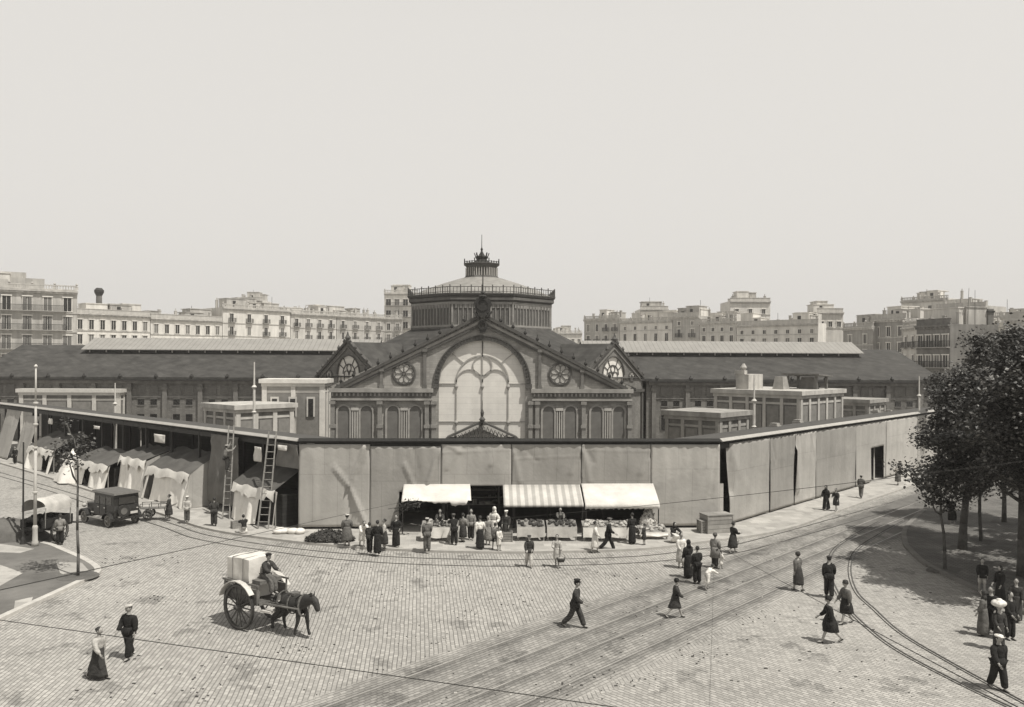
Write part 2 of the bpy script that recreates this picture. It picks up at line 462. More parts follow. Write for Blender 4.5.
# dark asphalt part of the right street
ma = MB(); ma.prism([EN(51, -19.75), EN(49.5, -10.0), EN(200, -10.0), EN(200, -19.75)], -.02, .004)
tag(ma.build('asphalt_road', ASPH), kind='structure')

# right pavement with its kerb
rk = [EN(200, -11.6), EN(90, -11.6), tuple(W(962,489).xy), tuple(W(930,507).xy), tuple(W(907,528).xy), tuple(W(905,543).xy), tuple(W(912,553).xy), tuple(W(931,568).xy), tuple(W(989,596).xy), tuple(W(1060,630).xy), tuple(W(1200,690).xy)]
rks = smooth(rk, 6)
mb = MB(); path_strip(mb, rks, 0, .26, -.05, .135); tag(mb.build('kerb', mat('shaded_kerb', .17, .3, 1, .9, world=True)), kind='structure')  # kerb stone colour darkened to stand in for tree shade
mb = MB(); mb.prism([tuple(p) for p in rks][::1] + [(60, 18), (200, 60)], -.05, .12)
tag(mb.build('pavement', PAVE_D), kind='structure')
# tree pits
mb = MB()
for (u, v) in ((945,569),(981,541),(962,549),(1022,576),(1004,522)):
    p = W(u,v,.12); M = Matrix.Translation(p) @ Matrix.Rotation(R(45),4,'Z')
    mb.M = M; mb.box(-.65,.65,-.65,.65,-.1,.006)
tag(mb.build('tree_pit', EARTH), kind='structure')

# traffic island on the left
ik = [W(u,v).xy for u,v in ((-70,655),(0,620),(50,597),(88,579),(98,572),(88,563),(64,552),(45,545),(10,541),(-70,540))]
iks = smooth([tuple(p) for p in ik], 5)
mb = MB(); path_strip(mb, iks, 0, .28, -.05, .13); tag(mb.build('kerb', mat('pale_kerb', .46, .2, 2, .8, world=True)), kind='structure')
mb = MB(); mb.prism([tuple(p) for p in iks], -.05, .11)
tag(mb.build('traffic_island', mat('island_surface', .135, .4, .35, .9, world=True, bump=.3, bscale=8)), kind='structure')
mb = MB()
def gp(lst, z0, z1):
    q = [W(u, v, .11).xy for u, v in lst]
    a = sum(q[i].x*q[(i+1)%len(q)].y-q[(i+1)%len(q)].x*q[i].y for i in range(len(q)))
    if a < 0: q = q[::-1]
    mb.prism([tuple(p) for p in q], z0, z1)
gp([(-40,560),(0,565),(23,573),(0,586),(-40,600)], .08, .122)
gp([(56,562),(82,563),(90,572),(76,581),(60,573)], .08, .121)
gp([(-40,540),(8,545),(34,549),(20,553),(-40,551)], .08, .121)
gp([(15,601),(33,597),(30,605),(14,609)], .08, .120)
tag(mb.build('paved_patch', PAVE), kind='structure')
mb = MB(); p = W(78,576,.12); mb.lathe([(.9,-.02),(.85,.012),(.3,.02)], p, 14)
tag(mb.build('tree_pit', EARTH), kind='structure')
# ------------------------------------------------------------------ market hall
HX, HY = 0.52, 112.3
FX = -.14
hall = empty('market_hall', (HX, HY, 0), 'large iron and brick market hall with octagonal dome and great arched gable window', 'market hall')
ZE = 7.85; HW = 11.25; YF = -50.3; YS = -11.3
XL, XR = -60.6, 57.1

def gable_wall(mb, hw, zt0, zta, a, zc, zb, th=.6, mi=0, rev=1):
    "wall with a raking top and one arched opening (half width a, springing zc, sill zb)"
    def top(x): return zt0 + (zta-zt0)*(1-abs(x)/hw)
    n = 24
    xs = [-a+2*a*i/n for i in range(n+1)]
    arch = lambda x: zc + math.sqrt(max(a*a-x*x, 0))
    for y, fl in ((0, 1), (th, -1)):
        fs = []
        def q(p): mb.add([(x, y, z) for x, z in (p if fl == 1 else p[::-1])], [tuple(range(len(p)))], mi)
        q([(-hw,0),(-a,0),(-a,top(a)),(-hw,zt0)]); q([(a,0),(hw,0),(hw,zt0),(a,top(a))])
        if zb > 0: q([(-a,0),(a,0),(a,zb),(-a,zb)])
        for x0, x1 in zip(xs[:-1], xs[1:]):
            q([(x0,arch(x0)),(x1,arch(x1)),(x1,top(x1)),(x0,top(x0))])
    for x0, x1 in zip(xs[:-1], xs[1:]):
        mb.add([(x0,0,arch(x0)),(x1,0,arch(x1)),(x1,th,arch(x1)),(x0,th,arch(x0))], [(3,2,1,0)], rev)
        mb.add([(x0,0,top(x0)),(x1,0,top(x1)),(x1,th,top(x1)),(x0,th,top(x0))], [(0,1,2,3)], mi)
    for s in (-1, 1):
        mb.add([(s*a,0,zb),(s*a,0,zc),(s*a,th,zc),(s*a,th,zb)], [(0,1,2,3) if s < 0 else (3,2,1,0)], rev)
        mb.add([(s*hw,0,0),(s*hw,0,zt0),(s*hw,th,zt0),(s*hw,th,0)], [(3,2,1,0) if s < 0 else (0,1,2,3)], mi)
def chevron(mb, hw, z0, za, t, y0, y1, mi=0):
    for s in (-1, 1):
        p = [(s*hw, z0), (0, za), (0, za-t), (s*hw, z0-t)]
        if s > 0: p = p[::-1]
        mb.slab(p, y0, y1, mi)
def rose(mb, r, y=-.12, petals=8):
    mb.arc(0, 0, r*.90, r, 0, 2*math.pi, y, .02, 28, 0)
    mb.arc(0, 0, r*.12, r*.19, 0, 2*math.pi, y+.02, .02, 12, 0)
    for k in range(petals):
        t = 2*math.pi*k/petals; h = math.pi/petals
        mb.bar((math.cos(t)*r*.19, y+.06, math.sin(t)*r*.19), (math.cos(t)*r*.66, y+.06, math.sin(t)*r*.66), r*.05, .04, 0, (0,1,0))
        cx, cz = math.cos(t+h)*r*.64, math.sin(t+h)*r*.64
        mb.arc(cx, cz, r*.20, r*.245, t+h-math.pi/2, t+h+math.pi/2, y+.04, .02, 8, 0)
    mb.arc(0, 0, .001, r*.92, 0, 2*math.pi, -.03, .0, 24, 1); mb.arc(0, 0, r*1.0, r*1.1, 0, 2*math.pi, -.06, .0, 24, 2)

# --- front arm facade
def Mf(): return Matrix.Translation((FX, YF, 0))
mb = MB(Mf()); gable_wall(mb, HW, 8.0, 13.2, 3.25, 8.2, 0.0)
fw = mb.build('front_gable_wall', [BRICK_L, STONE], hall)
mb = MB(Mf())   # raking cornice, two mouldings with a pale band and modillions between
chevron(mb, HW-.3, 7.95, 13.5, .26, -.34, .3, 0)
chevron(mb, HW-.5, 7.80, 13.05, .22, -.14, -.02, 1)
chevron(mb, HW-.6, 7.58, 12.72, .13, -.18, -.01, 0)
for s in (-1, 1):
    for k in range(26):
        t = (k+.5)/26; x = s*(HW+.2)*(1-t); z = 7.62+t*5.35
        mb.box(x-.05, x+.05, -.22, -.14, z+.08, z+.22, 0)
mb.build('raking_cornice', [IRON_M, STONE, STONE_L], hall)
pm_ = None
for s in (-1, 1):
    for k in range(12):
        t = (k+.5)/12; x = s*(HW-.3)*(1-t); z = 7.92+t*5.5
        if pm_ is None:
            mb = MB(); mb.lathe([(.12,-.05),(.05,.08),(.14,.2),(.10,.3),(.03,.38),(.02,.55)], (0,0,0), 6, 0, 0, 1, .5); pm_ = mb.build('palmette', IRON, hall, loc=(x+FX, YF-.2, z))
        else: inst(pm_, hall, (x+FX, YF-.2, z))
mb = MB(Mf())   # apex shield
zc = 14.25
mb.slab([(-.15,13.15),(.15,13.15),(.55,13.75),(.68,14.15),(.5,14.55),(0,14.65),(-.5,14.55),(-.68,14.15),(-.55,13.75)], -.6, -.4, 0)
mb.arc(0, 14.1, .38, .46, 0, 2*math.pi, -.66, -.58, 18, 0)
mb.lathe([(.25,14.6),(.32,14.72),(.1,14.85),(.16,15.0),(.05,15.15),(.03,16.9)], (0, -.5, 0), 8, 0)
for s in (-1, 1):
    mb.bar((s*.3,-.5,13.2),(s*.7,-.5,13.6),.12,.14,0)
mb.arc(0, 12.6, .2, .36, 0, 2*math.pi, -.42, -.3, 16, 0)
mb.slab([(-.18,12.0),(.18,12.0),(.34,12.4),(-.34,12.4)], -.36, -.25, 0)
mb.build('crest', IRON, hall)
# --- great arched window
mb = MB(Mf())
Rg = 3.25; zs = 8.2
n = 24
for i in range(n):
    x0 = -Rg+2*Rg*i/n; x1 = -Rg+2*Rg*(i+1)/n
    f = lambda x: zs+math.sqrt(max(Rg*Rg-x*x, 0))
    mb.add([(x0,.2,0),(x1,.2,0),(x1,.2,f(x1)),(x0,.2,f(x0))], [(0,1,2,3)])
gw = mb.build('arched_window', WHITEG, hall)
mb = MB(Mf()); y0, y1 = .12, .18
def B(x0,z0,x1,z1,w): mb.bar((x0,.15,z0),(x1,.15,z1),w*.6,.06,0,(0,1,0))
for x in (-1.95, 1.95): B(x,0,x,8.45,.13)
B(0,0,0,11.4,.13)
B(-Rg,8.2,-1.95,8.2,.1); B(1.95,8.2,Rg,8.2,.1); B(-Rg,5.35,Rg,5.35,.1)
mb.arc(0, 8.35, 1.92, 2.02, 0, math.pi, y0, y1, 24)
for s in (-1, 1): mb.arc(s*.98, 8.3, .93, 1.0, 0, math.pi, y0, y1, 16)
mb.arc(0, 9.55, .68, .76, 0, 2*math.pi, y0, y1, 20)
for a in (45, 135, 90): 
    t = R(a); B(2.0*math.cos(t), 8.35+2.0*math.sin(t), 3.2*math.cos(t), 8.2+3.2*math.sin(t), .09)
for x in (-1.95, 0, 1.95):
    for z in (5.3, 8.0): mb.lathe([(.08,-.18),(.15,0),(.08,.18)], (x,.14,z), 8)
mb.build('tracery', mat('window_bars', .33, .2, 3), gw)
mb = MB(Mf())   # archivolt of two rings with square coffers
mb.arc(0, zs, 3.25, 3.32, 0, math.pi, -.12, .1, 32, 0); mb.arc(0, zs, 3.57, 3.66, 0, math.pi, -.14, .02, 32, 0)
mb.arc(0, zs, 3.31, 3.58, 0, math.pi, -.04, -.003, 32, 1)
for k in range(41):
    t = math.pi*(k+.5)/41
    mb.bar((3.31*math.cos(t),-.06,zs+3.31*math.sin(t)),(3.58*math.cos(t),-.06,zs+3.58*math.sin(t)),.11,.1,0,(0,1,0))
for s in (-1, 1): mb.box(s*3.48-.24, s*3.48+.24, -.2, .05, 7.86, 8.2, 0)
mb.build('archivolt', [IRON_M, STONE_D], gw)
# porch pediment in front of the window
mb = MB(Matrix.Translation((FX, YF-.9, 0)))
chevron(mb, 2.6, 4.3, 5.5, .14, -.1, .9, 0)
mb.box(-2.7, 2.7, -.12, .95, 4.0, 4.2, 0)
for k in range(-8, 9):
    x = k*.28; h = 4.2+(1-abs(x)/2.6)*1.1
    if abs(x) < 2.4: mb.bar((x-.12,0,4.2),(x+.12,0,max(h-.15,4.3)),.06,.06,0); mb.bar((x+.12,0,4.2),(x-.12,0,max(h-.15,4.3)),.06,.06,0)
mb.lathe([(.1,5.4),(.24,5.6),(.08,5.8),(.14,6.1),(.03,6.4),(.02,7.0)], (0,0,0), 8)
for x in (-2.5, 2.5): mb.box(x-.12,x+.12,-.12,.12,0,4.0,0)
mb.build('porch', IRON_M, hall)
# pilasters & entablature
mb = MB(Mf())
for s in (-1, 1):
    mb.box(s*7.5-3.85, s*7.5+3.85, -.42, -.0, 7.55, 7.85, 0)
    mb.box(s*7.5-3.7, s*7.5+3.7, -.25, -.0, 7.1, 7.55, 1)
    mb.box(s*7.5-3.78, s*7.5+3.78, -.34, -.0, 6.95, 7.1, 0)
    for k in range(24):
        x = s*7.5-3.6+k*7.2/23; mb.box(x-.06, x+.06, -.33, -.24, 7.28, 7.5, 0)
    mb.build('entablature', [STONE, STONE_D], hall); mb = MB(Mf())
mb = MB(Mf())
def pil(x, z0, z1, w=.34, d=.3):
    mb.box(x-w/2, x+w/2, -d, -.001, z0, z1)
    mb.box(x-w/2-.07, x+w/2+.07, -d-.08, -.001, z1-.28, z1-.05)
    mb.box(x-w/2-.05, x+w/2+.05, -d-.05, -.001, z0, z0+.25)
pilasters = []
for x in (4.3, 7.5):
    for s in (-1, 1):
        mb = MB(Mf()); pil(s*x, 7.86, 8.0+(13.2-8)*(1-x/HW)-.35, .22, .2)
        mb.build('gable_pilaster', STONE_D, hall)
for x in (3.62, 4.12, 7.62, 11.1):
    for s in (-1, 1):
        mb = MB(Mf()); pil(s*x, 0, 6.94, .3); mb.box(s*x-.22, s*x+.22, -.36, -.001, 4.9, 5.15)
        mb.build('pilaster', mat('column_stone', .22, .25, 2), hall)
# shuttered windows
def shutter_window(name='window', w=.86, z0=4.0, z1=6.0, parent=None, loc=None):
    mb = MB(); r = w/2
    mb.box(-r, r, -.06, -.02, -z0*0, z1-z0, 1)
    mb.arc(0, z1-z0, .001, r, 0, math.pi, -.06, -.02, 10, 1)
    mb.arc(0, z1-z0, r, r+.14, 0, math.pi, -.14, -.0, 10, 0)
    for s in (-1, 1): mb.box(s*(r+.07)-.07, s*(r+.07)+.07, -.14, -.0, 0, z1-z0, 0)
    return mb.build(name, [STONE, SHUT], parent, loc=loc)
w0 = None
for x in (4.98, 6.65, 8.62, 10.3):
    for s in (-1, 1):
        l = (s*x+FX, YF, 1.2)
        if w0 is None: w0 = shutter_window(z0=1.2, z1=6.1, parent=hall, loc=l)
        else: inst(w0, hall, l)
# narrow fluted strips between windows
mb = MB(Mf())
for s in (-1, 1):
    for x in (5.81, 9.46):
        for d in (-.17, 0, .17): mb.box(s*x+d-.04, s*x+d+.04, -.13, -.001, 1.2, 6.2)
        mb.box(s*x-.28, s*x+.28, -.17, -.001, 3.9, 4.1); mb.box(s*x-.28, s*x+.28, -.17, -.001, 6.2, 6.4)
        mb.build('fluted_strip', STONE_L, hall); mb = MB(Mf())
r0 = None
for s in (-1, 1):
    l = (s*5.85+FX, YF, 8.95)
    if r0 is None:
        mb = MB(); rose(mb, .84); r0 = mb.build('rose_window', [IRON_M, STONE_L, STONE_D], hall, loc=l)
    else: inst(r0, hall, l)
mb = MB(Mf())
for s in (-1, 1): mb.box(s*5.9-1.4, s*5.9+1.4, -.2, -.001, 7.86, 7.98)
mb.build('ledge', STONE, hall)

# --- arms: walls and roofs
mb = MB()
mb.box(-HW, -HW+.5, YF+.62, -20.2, 0, 7.6); mb.build('front_arm_wall', BRICK, hall); mb = MB(); mb.box(HW-.5, HW, YF+.62, -20.2, 0, 7.6)
mb.build('front_arm_wall', BRICK, hall)
mb = MB()
mb.box(XL, -20.3, YS, YS+.5, 0, 7.5); mb.box(XL, -20.3, -YS-.5, -YS, 0, 7.5)
mb.add([(XL,YS,0),(XL,-YS,0),(XL,-YS,7.5),(XL,0,11.4),(XL,YS,7.5)],[(4,3,2,1,0)])
mb.build('left_arm_wall', BRICK, hall)
mb = MB()
mb.box(20.3, XR, YS, YS+.5, 0, 7.5); mb.box(20.3, XR, -YS-.5, -YS, 0, 7.5)
mb.add([(XR,YS,0),(XR,-YS,0),(XR,-YS,7.5),(XR,0,11.4),(XR,YS,7.5)],[(0,1,2,3,4)])
mb.build('right_arm_wall', BRICK, hall)
mb = MB(); mb.box(-HW, HW, 20.3, 45, 0, 7.5); mb.build('rear_arm_wall', BRICK, hall)
def roof(mb, a0, a1, hw, z0, z1, axis, th=.25, mi=0):
    for s in (-1, 1):
        p = [(a0,s*hw,z0),(a1,s*hw,z0),(a1,0,z1),(a0,0,z1)]
        if axis == 'y': p = [(q[1], q[0], q[2]) for q in p]
        mb.hexa([(x,y,z-th) for x,y,z in p], p, mi)
mb = MB(); roof(mb, XL-.3, -12, 12.0, 7.75, 11.7, 'x'); mb.build('left_roof', TILE, hall)
mb = MB(); roof(mb, 12, XR+.3, 12.0, 7.75, 11.7, 'x'); mb.build('right_roof', TILE, hall)
mb = MB(); roof(mb, YF+.65, -10, 11.6, 7.9, 12.4, 'y'); mb.build('front_roof', TILE, hall); mb = MB(); roof(mb, 10, 45, 11.9, 7.8, 12.2, 'y'); mb.build('rear_roof', TILE, hall)
for x0, x1 in ((-51.5, -13.5), (13.5, 51.2)):
    mb = MB()
    for s in (-1, 1): mb.box(x0+.4, x1-.4, s*3.1-.1, s*3.1+.1, 10.3, 11.15, 1)
    roof(mb, x0, x1, 3.75, 11.15, 12.7, 'x', .1)
    for k in range(int((x1-x0)/2.1)):
        mb.box(x0+.8+k*2.1, x0+.95+k*2.1, -3.3, -3.21, 10.75, 11.1, 2)
    mb.build('ridge_lantern', [ZINC, IRON, STONE_L], hall)
# eaves gutter with antefixes
for x0, x1, nm in ((XL-.3, -20.5, 'eaves'), (20.5, XR+.3, 'eaves')):
    mb = MB(); mb.box(x0, x1, YS-.75, YS-.0, 7.36, 7.54, 0); mb.box(x0, x1, YS-.4, YS-.001, 7.0, 7.34, 1)
    k = x0+1
    while k < x1:
        mb.lathe([(.1,7.5),(.2,7.7),(.28,7.85),(.12,8.1),(.03,8.2)], (k, YS-.6, 0), 6, 0); k += 4.2
    mb.build(nm, [IRON, STONE_D], hall)
# arm pilasters and windows
ps = None; ws = None; wl_ = None; wv_ = None
x = 22.0; xs = []
for sgn, lim in ((1, XR), (-1, -XL)):
    x = 21.2
    while x < lim-.3:
        l = (sgn*x, YS, 0)
        if ps is None:
            mb = MB(); mb.box(-.26,.26,-.3,-.001,0,6.98); mb.box(-.36,.36,-.4,-.001,6.3,6.6); mb.box(-.34,.34,-.36,-.001,0,.5)
            ps = mb.build('pilaster', STONE_D, hall, loc=l)
        else: inst(ps, hall, l)
        for dx in (1.35, 2.85):
            if x+dx > lim-.5: continue
            l = (sgn*(x+dx), YS, 1.4)
            if ws is None:
                mb = MB(); mb.box(-.42,.42,-.05,-.001,0,1.9,1); mb.box(-.5,-.42,-.09,-.002,0,1.9,0); mb.box(.42,.5,-.09,-.002,0,1.9,0); ws = mb.build('window', [STONE_D, GLASSD], hall, loc=l)
            else: inst(ws, hall, l)
            l = (sgn*(x+dx), YS, 4.4)
            if wv_ is None:
                mb = MB(); mb.box(-.36,.36,-.05,-.001,0,.7,1); mb.box(-.44,.44,-.08,-.002,-.1,0,0); mb.box(-.44,.44,-.08,-.002,.7,.78,0); wv_ = mb.build('vent', [STONE_D, GLASSD], hall, loc=l)
            else: inst(wv_, hall, l)
            l = (sgn*(x+dx), YS, 6.45)
            if wl_ is None:
                mb = MB(); mb.box(-.42,.42,-.05,-.001,-.75,.25,1); mb.box(-.5,-.42,-.09,-.002,-.75,.3,0); mb.box(.42,.5,-.09,-.002,-.75,.3,0)
                for k_ in range(3): mb.box(-.42,.42,-.08,-.051,-.6+k_*.28,-.5+k_*.28,0)
                wl_ = mb.build('louvre', [STONE_D, SHUT], hall, loc=l)
            else: inst(wl_, hall, l)
        x += 4.2
# string course
mb = MB(); mb.box(XL, -20.4, YS-.12, YS-.002, 5.3, 5.42); mb.build('string_course', STONE_D, hall); mb = MB(); mb.box(20.4, XR, YS-.12, YS-.002, 5.3, 5.42); mb.build('string_course', STONE_D, hall)

# --- crossing roof
low = [(11.4,-20.3),(20.2,-11.5),(20.2,11.5),(11.4,20.3),(-11.4,20.3),(-20.2,11.5),(-20.2,-11.5),(-11.4,-20.3)]
rd = 10.0
upv = [(rd*math.cos(R(-67.5+45*k)), rd*math.sin(R(-67.5+45*k))) for k in range(8)]
mb = MB()
for k in range(8):
    a, b = low[k], low[(k+1)%8]; c, d = upv[(k+1)%8], upv[k]
    mb.add([(a[0],a[1],7.9),(b[0],b[1],7.9),(c[0],c[1],13.9),(d[0],d[1],13.9)], [(0,1,2,3)])
mb.build('crossing_roof', TILE, hall)
# corner gables
for sx in (-1, 1):
    for sy in (-1,):
        cx, cy = sx*15.45, -15.95
        M = Matrix.Translation((cx, cy, 0)) @ Matrix.Rotation(R(45)*sx, 4, 'Z')
        mb = MB(M); gable_wall(mb, 6.1, 7.9, 12.0, 2.1, 8.3, 6.6, .5)
        gwl = mb.build('corner_gable', [BRICK, STONE_D], hall)
        mb = MB(M); chevron(mb, 6.55, 7.85, 12.35, .34, -.25, .2, 0); chevron(mb, 5.6, 7.75, 11.5, .16, -.16, -.01, 1)
        for s in (-1, 1):
            for k in range(6):
                t = (k+.5)/6; mb.lathe([(.12,0),(.2,.2),(.12,.35),(.03,.5)], (s*6.4*(1-t), -.2, 7.85+t*4.4), 5, 0)
        mb.lathe([(.25,12.2),(.38,12.5),(.15,12.8),(.05,13.2)], (0,-.1,0), 7, 0)
        mb.build('gable_cornice', [IRON_M, STONE_D], gwl)
        mb = MB(M)
        nn = 16
        for i in range(nn):
            a = 2.1; x0 = -a+2*a*i/nn; x1 = -a+2*a*(i+1)/nn; f = lambda x: 8.3+math.sqrt(max(a*a-x*x,0))
            mb.add([(x0,.14,6.6),(x1,.14,6.6),(x1,.14,f(x1)),(x0,.14,f(x0))], [(0,1,2,3)], 0)
        mb.build('arched_window', [WHITEG], gwl)
        mb = MB(M)
        mb.arc(0, 8.3, 2.1, 2.24, 0, math.pi, -.1, .05, 20, 0)
        for x in (-.9, 0, .9): mb.bar((x,.1,6.6),(x,.1,8.6),.09,.05,0)
        mb.arc(0, 9.0, .35, .47, 0, 2*math.pi, .06, .13, 14); mb.arc(0, 8.3, 1.1, 1.2, 0, math.pi, .06, .13, 16)
        for s in (-1, 1): mb.arc(s*.5, 8.2, .4, .48, 0, math.pi, .06, .13, 10)
        for a in (30, 60, 120, 150): mb.bar((1.2*math.cos(R(a)),.1,8.3+1.2*math.sin(R(a))),(2.1*math.cos(R(a)),.1,8.3+2.1*math.sin(R(a))),.08,.1,0,(0,1,0))
        mb.box(-6.1, 6.1, -.3, -.001, 6.2, 6.55, 0)
        for x in (-5.8, -2.9, 2.9, 5.8): mb.box(x-.16, x+.16, -.22, -.001, 0, 6.2, 0)
        mb.build('tracery', [IRON_M], gwl)
        for s in (-1, 1):
            mb = MB(M @ Matrix.Translation((s*3.7, 0, 8.1))); rose(mb, .62); mb.build('rose_window', [IRON_M, STONE_L, STONE_D], gwl)
        # little roof behind
        mb = MB(M)
        for s in (-1, 1):
            p = [(s*6.3,.5,7.7),(0,.5,12.0),(0,8.0,12.0),(s*6.3,3.5,7.7)]
            mb.hexa([(a,b,c-.2) for a,b,c in p], p)
        mb.build('small_roof', TILE, gwl)
# --- drum
def octa(r, z, k): t = R(-67.5+45*k); return (r*math.cos(t), r*math.sin(t), z)
mb = MB(); mb.lathe([(10.0,13.2),(10.0,14.2),(9.85,14.21),(9.85,17.3),(10.3,17.5),(10.3,17.85)], (0,0,0), 8, 0, R(-67.5))
drum = mb.build('drum', mat('drum_louvres', .13, .2, 1.2, .8, pattern='wave', ws=5.0, w0=.3, w1=.6, dark=.7, dir='Z', streak=.3), hall)
mb = MB()   # louvre mullions and arcade of each face
for k in range(8):
    a = Vector(octa(9.87,0,k)); b = Vector(octa(9.87,0,k+1)); d = (b-a); L_ = d.length; d.normalize(); nrm = Vector((d.y,-d.x,0))
    for i in range(13):
        p = a+d*(L_*(i+.5)/13) if i else a+d*.1
        w = .22 if i in (0,) else (.16 if i % 4 == 0 else .09)
        mb.bar(p+nrm*.02+Vector((0,0,14.2)), p+nrm*.02+Vector((0,0,17.2)), w, .16, 0, nrm)
    for i in range(12):
        p = a+d*(L_*(i+1)/13)
        mb.bar(p+nrm*.05+Vector((0,0,16.5)), p+nrm*.05+Vector((0,0,16.95)), .3, .08, 0, nrm)
    mb.bar(a+nrm*.03+Vector((0,0,14.25)), b+nrm*.03+Vector((0,0,14.25)), .2, .25, 0, (0,0,1))
    mb.bar(a+nrm*.03+Vector((0,0,17.1)), b+nrm*.03+Vector((0,0,17.1)), .2, .3, 0, (0,0,1))
mb.build('louvre_frame', mat('drum_frame', .25, .25, 1), drum)
mb = MB(); mb.lathe([(10.1,17.8),(10.4,18.0),(10.5,18.22),(10.5,18.32),(9.5,18.36)], (0,0,0), 8, 0, R(-67.5)); mb.build('gallery', IRON_M, hall)
mb = MB()
for k in range(8):
    a = Vector(octa(10.38,0,k)); b = Vector(octa(10.38,0,k+1)); z = Vector((0,0,1))
    mb.bar(a+z*19.1, b+z*19.1, .09, .08); mb.bar(a+z*18.5, b+z*18.5, .06, .06)
    for i in range(18):
        p = a.lerp(b, i/18); mb.bar(p+z*18.3, p+z*(19.35 if i%3==0 else 19.1), .07 if i%3 else .13, .07 if i%3 else .13)
mb.build('railing', IRON_M, hall)
mb = MB(); mb.lathe([(9.9,18.3),(7.7,19.35),(5.1,20.3),(2.85,21.0)], (0,0,0), 16, 0, R(-78.75)); mb.build('dome_roof', mat('dome_zinc', .25, .12, .6, .65, streak=.2), hall)
mb = MB(); mb.lathe([(2.7,20.9),(2.3,21.3),(2.1,22.3),(2.35,22.75),(2.6,22.9),(2.6,23.02),(2.2,23.06)], (0,0,0), 8, 0, R(-67.5))
cup = mb.build('cupola', IRON_M, hall)
mb = MB()
for k in range(8):
    a = Vector(octa(2.3,0,k)); b = Vector(octa(2.3,0,k+1)); z = Vector((0,0,1))
    for i in range(5):
        p = a.lerp(b,(i+.5)/5); mb.bar(p+z*21.3, p+z*22.4, .1, .1)
mb.build('glazing_bars', STONE_L, cup)
mb = MB()
for k in range(8):
    a = Vector(octa(2.5,0,k)); b = Vector(octa(2.5,0,k+1)); z = Vector((0,0,1))
    for i in range(4):
        p = a.lerp(b, i/4); h = .6 if i == 0 else .3
        mb.bar(p+z*22.95, p+z*(23.0+h), .14, .14)
    mb.bar(a+z*23.2, b+z*23.2, .07, .07)
mb.lathe([(1.6,23.0),(1.0,23.35),(.7,23.6),(.9,23.95),(.8,24.05),(.45,24.15),(.25,24.5),(.1,24.8),(.18,25.0),(.05,25.3),(.035,27.0)], (0,0,0), 10)
for k in range(8):
    t = R(45*k); mb.bar((.8*math.cos(t),.8*math.sin(t),23.95),(1.0*math.cos(t),1.0*math.sin(t),24.5),.12,.12)
mb.build('finial', IRON, cup)

# ------------------------------------------------------------------ pavilions round the hall
def pavilion(name, P, rz, Lx, Ly, z1, label, cat, mats, cols=4, upper=False, extra=None):
    root = empty(name, P, label, cat, rz=rz)
    mb = MB(); mb.box(0, Lx, 0, Ly, 0, z1-.5); mb.build('wall', mats[0], root)
    mb = MB()
    mb.box(-.35, Lx+.35, -.35, Ly+.35, z1-.42, z1, 0); mb.box(-.15, Lx+.15, -.15, Ly+.15, z1-.75, z1-.42, 0)
    mb.box(-.05, Lx+.05, -.05, Ly+.05, z1-1.35, z1-1.15, 0)
    mb.build('cornice', mats[1], root)
    mb = MB()
    for i in range(cols+1):
        x = Lx*i/cols; w = .22
        x = min(max(x, w-.04), Lx-w+.04)
        mb.box(x-w, x+w, -.12, -.001, 0, z1-.76)
    for i in range(cols+1):
        y = Ly*i/cols; w = .16; y = min(max(y, w-.04), Ly-w+.04)
        mb.box(-.12, -.001, y-w, y+w, 0, z1-.76); mb.box(Lx+.001, Lx+.12, y-w, y+w, 0, z1-.76)
    mb.build('wall_trim', mats[1], root)
    mb = MB()
    for i in range(cols):
        x0 = Lx*i/cols+.4; x1 = Lx*(i+1)/cols-.4
        mb.box(x0, x1, -.05, -.001, .8, z1-1.5); 
        y0 = Ly*i/cols+.3; y1 = Ly*(i+1)/cols-.3
        mb.box(-.05, -.001, y0, y1, .8, z1-1.5)
    mb.build('infill', mats[2], root)
    return root
c = WD(800, 396, 79); 
root = pavilion('corner_pavilion', (c.x, c.y, 0), R(45), 10.5, 9.0, HZ(391.5, 800, 78), 'largest pale trimmed flat roofed pavilion right of the great gable, tanks on roof', 'pavilion', (BRICK, STONE_L, mat('panel', .2, .2, 2)), 5)
zt = HZ(391.5, 800, 78)
mb = MB(); mb.box(1.0,4.2,5.8,7.2,zt,zt+1.5); mb.box(.9,1.5,6.2,7.3,zt+1.5,zt+1.9); mb.lathe([(.2,1.9),(.35,2.2),(.1,2.6)], (1.5,6.6,zt), 8); mb.build('roof_tank', STONE_L, root)
mb = MB(); mb.hexa([(3.2,3.1,zt),(4.6,3.1,zt),(4.6,4.3,zt),(3.2,4.3,zt)],[(3.4,3.3,zt+1.3),(4.4,3.3,zt+1.3),(4.4,4.1,zt+1.3),(3.4,4.1,zt+1.3)]); mb.build('chimney', STONE, root)
mb = MB()
for x, y in ((6.2,1),(8.8,1),(6.2,4),(8.8,4)): mb.box(x-.12,x+.12,y-.12,y+.12,zt,zt+1.35)
mb.hexa([(5.7,.5,zt+1.45),(9.3,.5,zt+1.25),(9.3,4.5,zt+1.25),(5.7,4.5,zt+1.45)],[(5.7,.5,zt+1.6),(9.3,.5,zt+1.4),(9.3,4.5,zt+1.4),(5.7,4.5,zt+1.6)]); mb.hexa([(6.6,1.4,zt),(8.0,1.4,zt),(8.0,3,zt),(6.6,3,zt)],[(6.8,1.6,zt+1.2),(7.7,1.6,zt+1.2),(7.7,2.8,zt+1.2),(6.8,2.8,zt+1.2)])
mb.build('roof_shelter', STONE_D, root)
c = WD(719, 415, 70)
pavilion('corner_pavilion', (c.x, c.y, 0), R(45), 5.2, 5.2, HZ(413, 719, 69.5), 'low dark banded pavilion just right of the gable, in front of the largest one', 'pavilion', (BRICK, STONE, mat('panel', .2)), 3)
c = WD(868, 402, 94)
